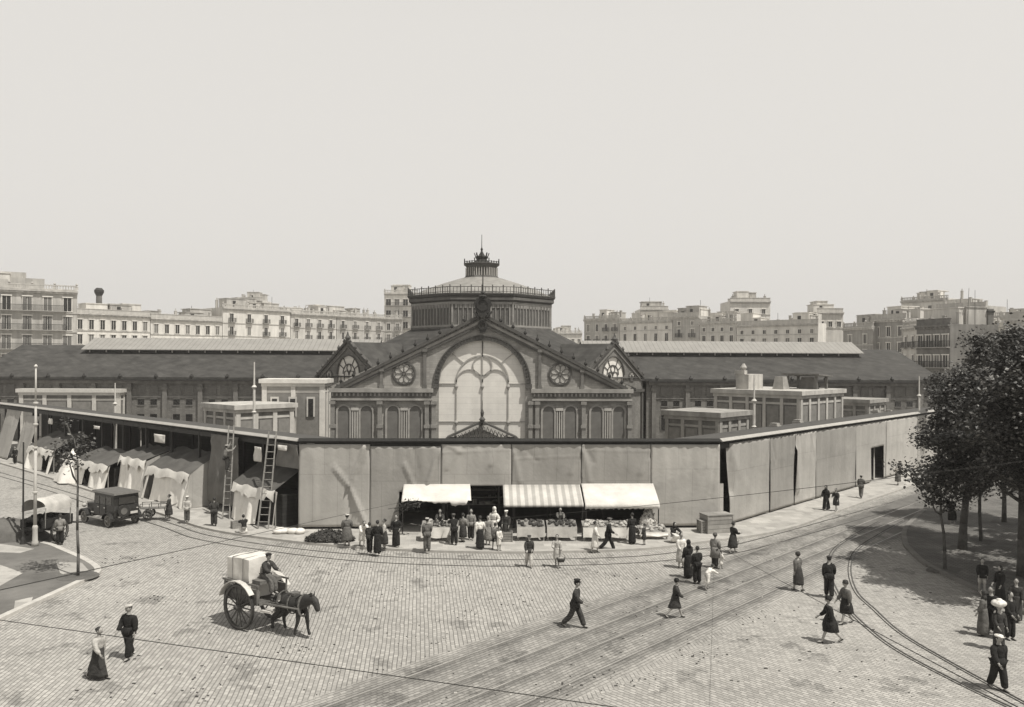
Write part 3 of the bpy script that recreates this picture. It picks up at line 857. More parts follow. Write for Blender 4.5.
pavilion('corner_pavilion', (c.x, c.y, 0), R(45), 5.5, 4.5, HZ(400, 868, 93), 'small low pavilion at the far right end behind the canvas fence', 'pavilion', (BRICK, STONE, mat('panel', .2)), 3)
c = WD(236, 413, 76)
pavilion('corner_pavilion', (c.x, c.y, 0), R(45), 6.0, 5.8, HZ(405.5, 236, 75.5), 'long low pavilion with white cornice in front of the two storey box, left', 'pavilion', (BRICK, STONE_L, mat('panel', .2)), 3)
c = WD(263, 379, 83)
root = pavilion('gate_lodge', (c.x, c.y, 0), 0, 6.05, 3.4, HZ(379, 263, 82.6), 'taller white trimmed box lodge touching the left edge of the great gable', 'lodge', (mat('lodge_wall', .34, .15, 1), SAIL, mat('panel', .2)), 2)
for x in (1.2, 3.0, 4.8):
    mb = MB(); mb.box(x-.42,x+.42,-.16,-.12,4.2,6.2,0); mb.box(x-.25,x+.25,-.18,-.161,4.2,6.0,1); mb.build('window', [PAINTW, GLASSD], root)
c = WD(20, 392, 97)
pavilion('corner_pavilion', (c.x, c.y, 0), 0, 11.4, 5, HZ(389, 20, 96), 'pale banded pavilion at far left behind the white lamp mast', 'pavilion', (STONE_D, PAINTW, mat('panel', .2)), 4)

# pole masts near the hall
for u, vt, vb, d, lab in ((254, 362, 430, 66, 'slim white mast rising in front of the low left pavilion'),
                          (754, 375, 430, 64, 'slim white mast rising in front of the right pavilions'),
                          (115, 383, 412, 80, 'short white mast at the right end of the far left pavilion'),
                          (919, 376, 412, 84, 'thin pale mast near the right end of the hall wall')):
    p = WD(u, vb, d); zt_ = HZ(vt, u, d)
    root = empty('mast', (p.x, p.y, 0), lab, 'mast', 'slim masts round the hall')
    mb = MB(); mb.cyl((0,0,0),(0,0,zt_-2),.13,.10,8); mb.cyl((0,0,zt_-2),(0,0,zt_),.08,.05,8); mb.build('shaft', PAINTW, root)
    mb = MB(); mb.lathe([(.1,-.15),(.22,0),(.1,.15)], (0,0,zt_-2), 8); mb.lathe([(.1,-.1),(.2,0),(.1,.1)], (0,0,zt_-4), 8); mb.build('collar', PAINTW, root)
# ------------------------------------------------------------------ canopy with hung canvas round the hall
ZT = 5.30
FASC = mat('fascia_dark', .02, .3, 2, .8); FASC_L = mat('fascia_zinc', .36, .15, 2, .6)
ROOFM = mat('canopy_roof', .07, .3, .8, .8)
def canopy(name, P, rz, L_, label, back=True, fm=None, posts=4.13, depth=6.0, wall=False):
    root = empty(name, (P[0], P[1], .11), label, 'market canopy', rz=rz)
    z = ZT-.11
    mb = MB()
    mb.hexa([(0,0,z-.08),(L_,0,z-.08),(L_,depth,z-.7),(0,depth,z-.7)],[(0,0,z),(L_,0,z),(L_,depth,z-.62),(0,depth,z-.62)])
    mb.build('roof', ROOFM, root)
    mb = MB(); mb.box(0, L_, -.08, -.002, z-.2, z-.08, 0); mb.hexa([(0,-.20,z-.08),(L_,-.20,z-.08),(L_,-.001,z-.08),(0,-.001,z-.08)],[(0,-.20,z-.05),(L_,-.20,z-.05),(L_,-.001,z+.10),(0,-.001,z+.10)],1)
    mb.build('fascia', [FASC, fm or FASC], root)
    p0 = None; x = .15
    while x < L_:
        for y in (.15, depth-.2):
            if p0 is None:
                mb = MB(); mb.box(-.08,.08,-.08,.08,0,z-.12); p0 = mb.build('post', IRON, root, loc=(x,y,0))
            else: inst(p0, root, (x,y,0), scale=(1,1,1 if y < 1 else (z-.75)/(z-.12)))
        x += posts
    mb = MB(); mb.box(0, L_, .08, .22, z-.55, z-.25); mb.build('beam', IRON, root)
    if wall:
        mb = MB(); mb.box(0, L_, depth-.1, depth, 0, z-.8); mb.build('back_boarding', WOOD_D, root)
    return root
Lc = (PR-PL).length
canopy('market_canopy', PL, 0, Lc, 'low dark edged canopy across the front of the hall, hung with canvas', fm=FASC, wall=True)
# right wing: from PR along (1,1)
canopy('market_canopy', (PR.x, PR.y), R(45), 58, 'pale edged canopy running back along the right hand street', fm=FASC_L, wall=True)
# left wing: local x must run towards the corner
LW = 62.0
PLs = PL + Vector((-LW*.7071, LW*.7071))
canopy('market_canopy', (PLs.x, PLs.y), R(-45), LW, 'pale edged open canopy running back along the left hand street, ladders against it', fm=FASC_L)
# inner board wall behind the left wing (with lit gaps)
M = Matrix.Translation((PLs.x, PLs.y, 0)) @ Matrix.Rotation(R(-45), 4, 'Z')
mb = MB(M)
x = 0
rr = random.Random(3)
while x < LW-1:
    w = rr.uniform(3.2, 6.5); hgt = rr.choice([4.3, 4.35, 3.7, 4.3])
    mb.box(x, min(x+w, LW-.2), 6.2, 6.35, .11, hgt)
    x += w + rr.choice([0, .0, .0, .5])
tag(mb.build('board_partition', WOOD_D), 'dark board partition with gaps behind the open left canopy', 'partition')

def sheet(P, rz, w, z0, z1, label, m=CANVAS, creases=(), amp=.05, seed=0, group='canvas sheets hung along the front', lean=0.0, top_drop=0.0, taper=(0,0), nx=34, nz=30, name='canvas_sheet', cut=None):
    rr = random.Random(seed*17+5); ph = [rr.uniform(0, 6.28) for _ in range(6)]
    vs = []; mb = MB()
    creases = list(creases)
    if z1-z0 > 1.5:
        for _k in range(4):
            a_ = rr.choice((.02,.98,rr.random())); creases.append((a_, 1, a_+rr.uniform(-.25,.25), rr.uniform(.2,.7), rr.choice((-1,1))*rr.uniform(.03,.08), rr.uniform(.06,.14)))
        creases.append((0, rr.uniform(.4,.9), 1, rr.uniform(.4,.9), .02, .05))
    for j in range(nz+1):
        for i in range(nx+1):
            s = i/nx; t = j/nz
            x = s*w; z = z0+(z1-z0)*t
            x += taper[0]*(1-t)*(1-s) - taper[1]*(1-t)*s
            z -= top_drop*math.sin(math.pi*s)*t
            y = -.05 - lean*(1-t) + amp*(math.sin(3.1*s+ph[0]+t*2)*.6 + .35*math.sin(9*s+ph[1]+3*t) + .25*math.sin(17*s+ph[2]-5*t))*(.25+.75*math.sin(math.pi*min(max(t,.02),1)))
            y += .02*math.sin(40*s+ph[3])*t**3
            for (ax, az, bx, bz, h, wd) in creases:      # a fold line from a to b
                dx, dz = (bx-ax)*w, (bz-az)*(z1-z0)
                px, pz = (s-ax)*w, (t-az)*(z1-z0)
                L2 = dx*dx+dz*dz; k = max(0, min(1, (px*dx+pz*dz)/L2))
                dd = math.hypot(px-k*dx, pz-k*dz)
                y -= h*math.exp(-(dd/wd)**2)
            vs.append((x, y, z))
    fs = []
    for j in range(nz):
        for i in range(nx):
            if cut and cut[0] <= (i+.5)/nx <= cut[1] and (j+.5)/nz <= cut[2]: continue
            a = j*(nx+1)+i; fs.append((a, a+1, a+nx+2, a+nx+1))
    mb.add(vs, fs)
    o = mb.build(name, m, None, True)
    md = o.modifiers.new('thick', 'SOLIDIFY'); md.thickness = .02
    o.location = (P[0], P[1], 0); o.rotation_euler = (0,0,rz)
    return tag(o, label, 'canvas sheet', group)
# front: six sheets
wc = Lc/6
labs = ['hanging canvas sheet at the left front corner with a big crossed fold',
        'second canvas sheet from the left corner, creased above the first white awning',
        'short canvas sheet above the gap between the white and striped awnings',
        'short canvas sheet directly above the striped awning',
        'short canvas sheet above the scalloped white awning',
        'full length canvas sheet at the right front corner behind the wooden box']
for i in range(6):
    cr = ()
    zlo = .25
    cut = None
    if i == 0: cr = ((.93,.98,.70,.50,.16,.09),(.70,.50,.97,0,.20,.10),(.50,.72,.70,.50,.14,.09),(.70,.5,.74,.02,-.14,.22),(.2,.9,.24,.1,.05,.2))
    if i == 1: cr = ((.97,.95,.78,.45,.18,.10),(.48,.78,.66,.42,.14,.09)); cut = (.42, 1.0, .44)
    if i == 2: cr = ((.1,.98,.3,.8,.05,.12),); zlo = 2.62
    if i in (3, 4): zlo = 2.62; cr = ((.03,.8,.12,.1,.08,.12),(.97,.9,.85,.3,.06,.12))
    w = wc*(1.0 if i != 0 else 1.0)-.03
    sheet((PL.x+i*wc+.015, PL.y-.02), 0, w, zlo, ZT-.25-(.12 if i == 1 else 0), labs[i], (CANVAS, CANVAS2, CANVAS, CANVAS2, CANVAS2, CANVAS3)[i], cr, .05, i, cut=cut)
# right wing sheets (local frame rz 45)
def rw(s): q = Vector((PR.x, PR.y)) + E1*s; return q
div = [(0.5,3.9,'drawn in canvas sheet beside the dark open corner of the right wing'),
       (4.0,7.35,'narrow canvas sheet ending in a dark slit, third from the right corner box'),
       (7.5,10.2,'canvas sheet with loose curled lower left edge past the dark slit'),
       (10.3,17.0,'wide canvas sheet behind the two women in black walking'),
       (17.1,24.6,'canvas sheet with a dark doorway cut into it'),
       (24.7,31.0,'canvas sheet just beyond the dark doorway'),
       (31.1,37.0,'last canvas sheet seen before the plane trees'),
       (37.1,57.0,'far canvas run hidden behind the plane tree crowns')]
def s_at(u):   # distance along right wing for a pixel column at mid height
    best = min(range(0, 600), key=lambda k: abs(px_u(rw(k*.1)) - u)); return best*.1
def px_u(q):
    x, y = q.x, q.y
    d = x*math.sin(TH)+y*math.cos(TH); lat = x*math.cos(TH)-y*math.sin(TH)
    return 512+FPX*lat/d
us = [728, 769.5, 794.5, 815.5, 855.5, 886, 917]
ss = [s_at(u) for u in us]
R_L = ['drawn in canvas sheet beside the dark open corner slit of the right wing',
       'narrow right wing canvas sheet that ends at a thin dark slit',
       'narrow right wing canvas sheet with its lower left edge curling out',
       'plain right wing canvas sheet behind the two women walking in black',
       'right wing canvas sheet with the dark doorway cut into its right side',
       'last right wing canvas sheet beyond the doorway, near the trees']
for i in range(6):
    a, b = ss[i], ss[i+1]
    q = rw(a+.05)
    cr = (); tp = (0,0); cut = None
    if i == 0: cr = ((.02,1,.06,.4,-.25,.25),(.04,.9,.5,.3,.04,.3)); tp = (.15, 0)
    if i == 2: cr = ((.0,.75,.1,.2,.22,.3),); tp = (-.02,0)
    if i == 4: cut = (.50, .93, .56)
    sheet((q.x, q.y), R(45), b-a-.12, .2+.0*i, ZT-.28, R_L[i], (CANVAS, CANVAS2, CANVAS3, CANVAS2, CANVAS, CANVAS3)[i], cr, .06, 20+i, 'canvas sheets hung along the right wing', taper=tp, cut=cut, nx=30)
q = rw(ss[6]+.1)
sheet((q.x, q.y), R(45), 56-ss[6], .2, ZT-.28, 'long far run of canvas beyond the plane trees', CANVAS, (), .05, 31, None)
# white board in the doorway and in the corner slit
mb = MB(Matrix.Translation((*rw(ss[4]+(ss[5]-ss[4])*.78), 0)) @ Matrix.Rotation(R(60),4,'Z')); mb.slab([(0,.12),(1.1,.12),(.75,2.9),(.3,2.2)], .4, .46)
tag(mb.build('canvas_flap', SAIL_G), 'pale canvas flap standing inside the dark doorway of the right wing', 'canvas flap')
mb = MB(Matrix.Translation((PR.x-.05, PR.y+.1, 0))); mb.box(0,.32,0,.05,.12,2.7)
tag(mb.build('board', PAINTW), 'narrow white board upright in the dark corner slit', 'board')

# left wing hangings : pixel columns -> s along the left wing from PL going (-1,1)
def lw(s): return Vector((PL.x, PL.y)) + Vector((-.7071,.7071))*s
def sl(u): return min(range(0, 900), key=lambda k: abs(px_u(lw(k*.1)) - u))*.1
def lsheet(u0, u1, z0, z1, label, m, out=0.0, **k):
    a = sl(u0); b = sl(u1); q = lw(a) + Vector((-.7071,-.7071))*out
    return sheet((q.x, q.y), R(-45), a-b, z0, z1, label, m, **k)
gL = 'canvas drapes hung under the left canopy'
lsheet(212, 240, .5, ZT-.3, 'dark rumpled drape beside the workman on his ladder', CANVAS_D, creases=((.1,.9,.6,.2,.2,.3),(.6,.9,.4,.1,.2,.3),(.9,.9,.7,.3,.2,.2)), amp=.22, seed=41, group=gL, taper=(-.3,.5))
lsheet(8, 22, .2, ZT-.5, 'plain drape at far left, leaning outwards, a boy in front of it', CANVAS, amp=.08, seed=42, group=gL, lean=1.2)
lsheet(27, 40, .2, ZT-.8, 'plain leaning drape partly behind the white lamp mast', CANVAS, amp=.08, seed=43, group=gL, lean=1.2)
lsheet(278, 299, 3.6, ZT-.3, 'short scrap of sacking under the canopy at the left corner', CANVAS_D, amp=.2, seed=44, group=gL)
# covered stalls below the left canopy: sloped dark tarpaulin roof, pale canvas front
def covered_stall(u0, u1, label, zf=2.05, zr=3.1, out=1.5, seed=1, mroof=None, front=SAIL, gap=None, dv=0):
    a = sl(u0); b = sl(u1); L_ = a-b
    q = lw(a) + Vector((-.7071,-.7071))*out
    root = empty('covered_stall', (q.x, q.y, .11), label, 'market stall', 'canvas covered stalls under the left canopy', rz=R(-45))
    rr = random.Random(seed); n = 14
    mb = MB()
    pts = []
    for j, (y, z) in enumerate(((-.12,zf-.38),(-.10,zf-.1),(0,zf),(.9,zf+(zr-zf)*.45),(2.2,zr))):
        for i in range(n+1):
            x = L_*i/n; sag = (-.22*abs(math.sin(i*.61+seed))**2 - (.25 if (i+seed) % 5 == 0 and j == 0 else 0)) if j in (0,1) else -.07*math.sin(i*1.3+seed)
            pts.append((x+(rr.uniform(-.05,.05)), y-(rr.uniform(0,.12) if j == 0 else 0), z+sag+(rr.uniform(-.2,.14) if j == 0 else 0)))
    fs0 = [(j*(n+1)+i, j*(n+1)+i+1, (j+1)*(n+1)+i+1, (j+1)*(n+1)+i) for j in range(2) for i in range(n)]
    fs1 = [(j*(n+1)+i, j*(n+1)+i+1, (j+1)*(n+1)+i+1, (j+1)*(n+1)+i) for j in range(2, 4) for i in range(n)]
    mb.add(pts, fs0, 0); mb.add(pts, fs1, 1)
    mb.build('awning_cover', [SAIL, mroof or TARP], root, True)
    mb = MB(); nx, nz = 40, 10; pts = []
    for j in range(nz+1):
        for i in range(nx+1):
            s = i/nx; t = j/nz
            y = .12 - .55*(1-t)*(.75+.25*math.sin(s*7+seed)) + .09*math.sin(s*L_*3.3+seed*2+t)*(1-t*.6) + .04*math.sin(s*L_*7.1+3*t)
            pts.append((L_*s, y, .03+(zf-.1)*t+.05*math.sin(s*23)*(1-t)))
    fs = []
    for j in range(nz):
        for i in range(nx):
            if gap and gap[0] < (i+.5)/nx < gap[1]: continue
            p = j*(nx+1)+i; fs.append((p,p+1,p+nx+2,p+nx+1))
    mb.add(pts, fs); mb.build('front_cloth', mat('brightened_canvas', .74, .12, 1.2, .9, bump=.4, bscale=4), root, True)  # white raised in colour because these fronts face away from the sun
    mb = MB(); mb.box(.05,L_-.05,.5,2.2,0,zf-.3); mb.build('booth', WOOD_D, root)
    for xs_ in ((L_-.02,) if seed in (5, 8) else ()):
        mb = MB(); mb.add([(xs_,-.5,.02),(xs_,-.3,zf*.5),(xs_,.05,zf-.05),(xs_,.9,zf+(zr-zf)*.42),(xs_,2.2,zr-.03),(xs_,2.2,.02),(xs_+.06,.8,.02)],[tuple(range(7))]); mb.build('side_cloth', SAIL_G if xs_ < 1 else CANVAS, root)
    for x in (.08, L_-.08):
        mb = MB(); mb.cyl((x,.05,0),(x,.05,zf-.02),.045,n=6); mb.build('post', WOODP, root)
    return root
covered_stall(102, 137, 'white sheeted stall with lifted corner, leftmost of the covered row', 1.9, 2.7, 2.1, 2, gap=(.35,.5))
covered_stall(138, 165, 'white sheeted stall with dark tarpaulin roof, middle of the covered row', 2.6, 3.3, 1.3, 5)
covered_stall(166, 209, 'broad pale fronted stall under a ragged white valance, left of the dark drape', 2.3, 3.5, 1.3, 8, front=SAIL, gap=(.08,.14))
covered_stall(247, 290, 'stall with dark sloping roof and pale skirt behind the tall ladder', 2.2, 3.5, .9, 11, front=SAIL_G, gap=(.62,.98))
covered_stall(48, 74, 'white tilted stall cover at far left beside the small tree', 2.0, 3.2, 1.6, 14, gap=(.6,.9))
# dangling rags catching light under canopy
for u, z0, z1, w, lab in ((52, 4.0, 4.5, .8, 'white cap like rag hung high under the left canopy'),(97, 4.2, 4.45, 1.3, 'short white board hung above the leftmost covered stall'),(258, 3.7, 4.6, .8, 'white shirt hung above the dark roofed stall'),(282, 4.6, 4.9, .9, 'white scrap of cloth tucked under the canopy corner'),(158, 3.9, 4.5, 1.7, 'white cloth stretched high above the middle covered stall')):
    q = lw(sl(u)) + Vector((-.7071,-.7071))*.2
    o = sheet((q.x, q.y), R(-45), w, z0, z1, lab, SAIL, amp=.1, seed=int(u), group=None, nx=6, nz=5, name='hung_cloth'); o['category'] = 'hung cloth'
# fence pillars peeping over the canopy
fp = None
for u in (527,):
    pass
for i, (u, z) in enumerate(((775,5.65),(798,5.7),(876,5.75),(889,5.75))):
    vv = {775:423.0,798:419.5,876:410,889:410}[u]; dd = {775:66,798:71,876:92,889:95}[u]; q = WD(u, vv, dd); z = HZ(vv, u, dd)
    o = empty('fence_pillar', (q.x, q.y, 0), ['stone fence pillar cap peeping over the canopy below the largest pavilion, left one','stone fence pillar cap peeping over the canopy below the largest pavilion, right one','stone fence pillar cap, left of the close pair at the right end','stone fence pillar cap, right of the close pair at the right end'][i], 'pillar', 'stone pillars behind the right canopy', R(45))
    mb = MB(); mb.box(-.26,.26,-.26,.26,0,z-.35); mb.build('shaft', STONE_D, o)
    mb = MB(); mb.box(-.36,.36,-.36,.36,z-.35,z-.16); mb.box(-.28,.28,-.28,.28,z-.16,z); mb.build('cap', STONE, o)
# ladders
def ladder(A, B_, w, label, n=12):
    A, B_ = Vector(A), Vector(B_); d = (B_-A); side = d.cross(Vector((0,0,1))).normalized()*w/2
    root = empty('ladder', A, label, 'ladder', 'wooden ladders against the left canopy')
    for s, k in ((-1, 1.0), (1, 1.0)):
        mb = MB(); mb.bar(side*s, d+side*s*.75, .07, .09); mb.build('rail', PAINTW if 0 else WOODP, root)
    for i in range(1, n):
        mb = MB(); t = i/n; mb.cyl(d*t-side*(1-.25*t), d*t+side*(1-.25*t), .025, n=5); mb.build('rung', WOODP, root)
    return root
a = W(262, 531, 0); q = lw(sl(277)) + Vector((-.7071,-.7071))*.25
ladder(W(263,529,.11), (q.x, q.y, ZT+.35), .62, 'tall double ladder leaning on the canopy in front of the pale skirted stall', 14)
ladder(W(226,519,.11), tuple(lw(sl(237)) + Vector((-.7071,-.7071))*.35)+(ZT+.45,), .42, 'dark ladder with a workman on it against the rumpled drape', 14)

# ------------------------------------------------------------------ awnings and counters at the front
def awning(u0, u1, z_t, z_f, y_out, label, m, val=.3, scallop=False, ragged=False):
    x0 = WD(u0, 490, 48).x; x1 = WD(u1, 490, 48).x; L_ = x1-x0
    root = empty('awning', (x0, PL.y, .11), label, 'awning')
    n = max(int(L_/.1), 10); rr = random.Random(int(u0)); pts = []; mb = MB()
    rows = [(-.10, z_t), (-y_out*.5, z_t+(z_f-z_t)*.5+.05), (-y_out, z_f), (-y_out-.02, z_f-val)]
    for j, (y, z) in enumerate(rows):
        for i in range(n+1):
            x = L_*i/n; dz = 0
            if j == 3:
                if scallop: dz = .08*abs(math.sin(math.pi*x/.32))
                if ragged: dz = .07*math.sin(x*2.1)+rr.uniform(-.04,.04)+ (-.18 if x > L_*.72 and x < L_*.95 else 0.03)
            if j in (1,): dz = -.05*math.sin(math.pi*((x/ (L_/2)) % 1))
            pts.append((x+(.12*j/3 if ragged and i == n else 0), y, z-.11+dz))
    mb.add(pts, [(j*(n+1)+i, j*(n+1)+i+1, (j+1)*(n+1)+i+1, (j+1)*(n+1)+i) for j in range(3) for i in range(n)])
    o = mb.build('cloth', m, root, True)
    md = o.modifiers.new('thick', 'SOLIDIFY'); md.thickness = .015
    for x in (.06, L_-.06):
        mb = MB(); mb.cyl((x,-y_out+.05,0),(x,-y_out+.05,z_f-.12),.035,n=6); mb.build('pole', IRON, root)
        mb = MB(); mb.cyl((x,-y_out+.05,z_f-.16),(x,-.1,z_f-.05),.025,n=6); mb.build('arm', IRON, root)
    return root
awning(403.5, 470, 2.72, 2.0, 1.5, 'plain white awning with ragged hem, leftmost of the three', SAIL, .12, ragged=True)
awning(503, 581, 2.68, 1.85, 1.9, 'striped awning in the middle of the three', STRIPE, .16)
awning(582.5, 656, 2.74, 1.85, 1.9, 'white awning with scalloped striped valance, rightmost of the three', SAIL, .32, scallop=True)
# dark booth behind awnings
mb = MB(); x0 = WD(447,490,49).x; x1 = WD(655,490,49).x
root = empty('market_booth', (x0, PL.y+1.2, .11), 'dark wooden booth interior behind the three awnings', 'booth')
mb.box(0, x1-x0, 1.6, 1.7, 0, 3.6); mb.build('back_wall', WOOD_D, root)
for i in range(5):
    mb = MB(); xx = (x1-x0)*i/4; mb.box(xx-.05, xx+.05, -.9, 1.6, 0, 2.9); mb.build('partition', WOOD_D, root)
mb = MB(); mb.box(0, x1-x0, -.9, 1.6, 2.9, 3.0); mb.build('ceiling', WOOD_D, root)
rr = random.Random(9)
mb = MB()
for k in range(60):
    x = rr.uniform(.3, x1-x0-.3); z = rr.choice((1.0,1.45,1.9)); mb.box(x, x+rr.uniform(.15,.4), 1.2, 1.55, z, z+rr.uniform(.1,.32), rr.choice((0,1,1,2)))
for z in (1.0,1.45,1.9): mb.box(.1, x1-x0-.1, 1.15, 1.6, z-.04, z-.001, 0)
mb.build('shelf_goods', [WOODP, mat('goods_dark', .1, .4, 4), mat('goods_pale', .35, .3, 4)], root)
# counters with goods
PROD = [mat('produce_dark', .05, .4, 8), mat('produce_mid', .17, .3, 8), mat('produce_pale', .42, .2, 8)]
def counter(u0, u1, v, label, cloth=SAIL, h=.75, seed=0, big=False, depth=1.0, goods=True, mixp=(0,1,1,2)):
    A = W(u0, v, .11); B_ = W(u1, v, .11); L_ = (B_-A).length
    root = empty('stall_counter', A, label, 'market counter', 'goods counters along the front', rz=math.atan2(B_.y-A.y, B_.x-A.x))
    rr = random.Random(seed)
    mb = MB(); mb.hexa([(0,0,h-.05),(L_,0,h-.05),(L_,depth,h+.15),(0,depth,h+.15)],[(0,0,h),(L_,0,h),(L_,depth,h+.2),(0,depth,h+.2)]); mb.build('table_top', WOODP, root)
    for x in (.06, L_-.06):
        for y in (.08, depth-.08):
            mb = MB(); mb.box(x-.04,x+.04,y-.04,y+.04,0,h-.03); mb.build('leg', WOODP, root)
    mb = MB(); n = 26; pts = []
    for j in range(3):
        for i in range(n+1):
            x = L_*i/n; pts.append((x, -.03-.03*j*(1+.6*math.sin(x*9+seed)), (h+.01, h-.25, .22)[j]+(.03*math.sin(x*5) if j == 2 else 0)))
    mb.add(pts, [(j*(n+1)+i, (j+1)*(n+1)+i, (j+1)*(n+1)+i+1, j*(n+1)+i+1) for j in range(2) for i in range(n)])
    mb.build('front_cloth', cloth, root, True)
    if goods:
        mb = MB()
        for k in range(int(L_*26)):
            x = rr.uniform(.12, L_-.12); y = rr.uniform(.1, depth-.1); z = h+.2*y/depth+.06
            r = rr.uniform(.05,.13); mb.ell((x,y,z), r, r*rr.uniform(.7,1.2), r*rr.uniform(.6,1), 6, 4, rr.choice(mixp))
        mb.build('produce', PROD, root)
    return root
counter(421, 458, 541.5, 'white clothed counter under the plain white awning, man in grey before it', SAIL, seed=1)
counter(517, 545, 541, 'left of two pale counters under the striped awning', SAIL_G, seed=2, mixp=(0,0,1))
counter(547, 577, 541, 'right of two pale counters under the striped awning', SAIL_G, seed=3, mixp=(0,0,1))
counter(583, 634, 541.5, 'long white counter heaped with goods under the scalloped awning', SAIL, seed=4, mixp=(1,2,2))
counter(640, 668, 539.5, 'low white bench like counter at the right end of the stalls', SAIL, seed=5, h=.4, goods=True, mixp=(2,2,1))
# crates stacked
def crate(P, rz, w, d, h, label, m=WOOD, lid=False):
    root = empty('crate', P, label, 'crate', rz=rz); mb = MB()
    n = 4
    for k in range(n):
        z0 = h*k/n+.01; z1 = h*(k+1)/n-.01
        mb.box(0,w,0,.025,z0,z1); mb.box(0,w,d-.025,d,z0,z1); mb.box(0,.025,.026,d-.026,z0,z1); mb.box(w-.025,w,.026,d-.026,z0,z1)
    mb.box(.03,w-.03,.03,d-.03,0,.03); mb.build('slats', m, root)
    mb = MB()
    for x in (0,w):
        for y in (0,d): mb.box(x-.03,x+.03,y-.03,y+.03,0,h+.01)
    mb.build('corner_posts', m, root)
    if lid: mb = MB(); mb.box(-.04,w+.04,-.04,d+.04,h+.012,h+.06); mb.build('lid', m, root)
    return root
p = W(708, 534, .11); crate(p, R(14), 1.6, .9, 1.0, 'large closed wooden box standing at the right front corner', mat('box_wood', .3, .25, 2, pattern='plank', bw=3, rh=.25, dark=.6), True)
p = W(701.5, 533.5, .11); crate(p, R(8), .42, .6, .65, 'small dark crate against the left side of the large box', WOODP, True)
p = W(503, 542, .11); crate(p, 0, .5, .4, .55, 'slatted crate standing left of the striped awning counters', WOODP)
p = W(449, 543, .11) ; crate(p, R(20), .5, .4, .4, 'small crate beside the boy at the white clothed counter', WOODP)
# heap of greens
rr = random.Random(12)
def greens(P, Lx, Ly, hz, n, label, name='heap_of_greens', mats=None, sz=.12, cat='vegetable heap'):
    mb = MB(Matrix.Translation(P))
    for k in range(n):
        a = rr.uniform(0, 6.28); r = math.sqrt(rr.random()); x = r*math.cos(a)*Lx; y = r*math.sin(a)*Ly; z = hz*(1-r*r*.8)*rr.uniform(.5,1.05)
        v = [Vector((rr.gauss(0,1),rr.gauss(0,1),rr.gauss(0,1))).normalized()*sz*rr.uniform(.6,1.4) for _ in range(3)]
        c = Vector((x,y,z)); mb.add([c+v[0], c+v[1], c-v[0]*.8, c+v[2]], [(0,1,2,3)], rr.choice((0,0,1)))
    mb.lathe([(1,0),(.85,hz*.5),(.3,hz*.85)], (0,0,0), 10, 0, 0, Lx, Ly)
    return tag(mb.build(name, mats or [mat('greens_dark', .05, .4, 6), mat('greens_mid', .14, .3, 6)]), label, cat)
p = W(330, 541, .11); greens(p, 1.35, .6, .62, 1300, 'low dark heap of green vegetables on the pavement at the left corner', sz=.10)
p = W(646, 541, .11); p.z += .0
greens(W(648,533,.11), .55, .4, 1.5, 700, 'tall bank of white flowers at the right end of the stalls', 'flower_bank', [mat('petals', .55, .3, 8), mat('greens_mid', .14)], .1, 'flower display')
# palm like branch at the left of the first awning
mb = MB(); c = WD(411, 505, 46.2)
for k in range(7):
    a = rr.uniform(-.5, .5); e_ = c + Vector((-1.2*math.cos(a)*rr.uniform(.6,1.1), 0.2*a, -.35+.5*a)); mb.bar(c, e_, .07, .02)
for k in range(120):
    q = c + Vector((rr.gauss(0,.28), rr.gauss(0,.15), rr.gauss(0,.14))); v1 = Vector((rr.gauss(0,.1),rr.gauss(0,.1),rr.gauss(0,.06))); v2 = Vector((rr.gauss(0,.1),rr.gauss(0,.1),rr.gauss(0,.06))); mb.add([q, q+v1, q+v2], [(0,1,2)])
tag(mb.build('leafy_branch', mat('greens_dark', .05)), 'drooping leafy branch tied at the left end of the plain white awning', 'branch')

# bundle of white cloth by the ladder foot
p = W(290, 533, .11); mb = MB(Matrix.Translation(p)); rr = random.Random(31)
for k in range(5): mb.ell((rr.uniform(-.6,.6), rr.uniform(-.2,.2), .14), rr.uniform(.3,.5), rr.uniform(.2,.35), rr.uniform(.13,.26), 9, 6)
tag(mb.build('cloth_bundle', SAIL, None, True), 'low white cloth bundle lying on the pavement right of the tall ladder', 'bundle')
p = W(233, 529, .11); crate(p, R(30), .6, .45, .4, 'small crate on the pavement at the foot of the dark drape', WOODP)
# litter, straw and droppings on the setts
rr = random.Random(77); mb = MB()
spots_ = [(150,600),(250,655),(205,690),(290,650),(400,590),(470,612),(520,600),(560,690),(640,610),(700,655),(330,570),(450,575),(620,575),(760,620),(640,680),(430,640),(120,560),(180,560),(880,660),(760,560)]
for (u_, v_) in spots_:
    c_ = W(u_, v_)
    for k in range(rr.choice((12, 20, 34))):
        a_ = rr.uniform(0, 6.28); x_ = c_.x+rr.gauss(0,.5); y_ = c_.y+rr.gauss(0,.4); q_ = rr.uniform(.015,.05)
        mb.box(x_, x_+q_*rr.uniform(.5,2), y_, y_+q_, .001, .012+q_*.4, rr.choice((0,0,1)))
for k in range(450):
    u_ = rr.uniform(60, 960); v_ = rr.uniform(548, 704); c_ = W(u_, v_); q_ = rr.uniform(.015,.05)
    mb.box(c_.x, c_.x+q_*rr.uniform(.5,2.5), c_.y, c_.y+q_, .001, .01+q_*.3, rr.choice((0,0,1)))
tag(mb.build('street_litter', [mat('dung', .06, .4, 9), mat('straw', .5, .3, 9)]), kind='stuff')

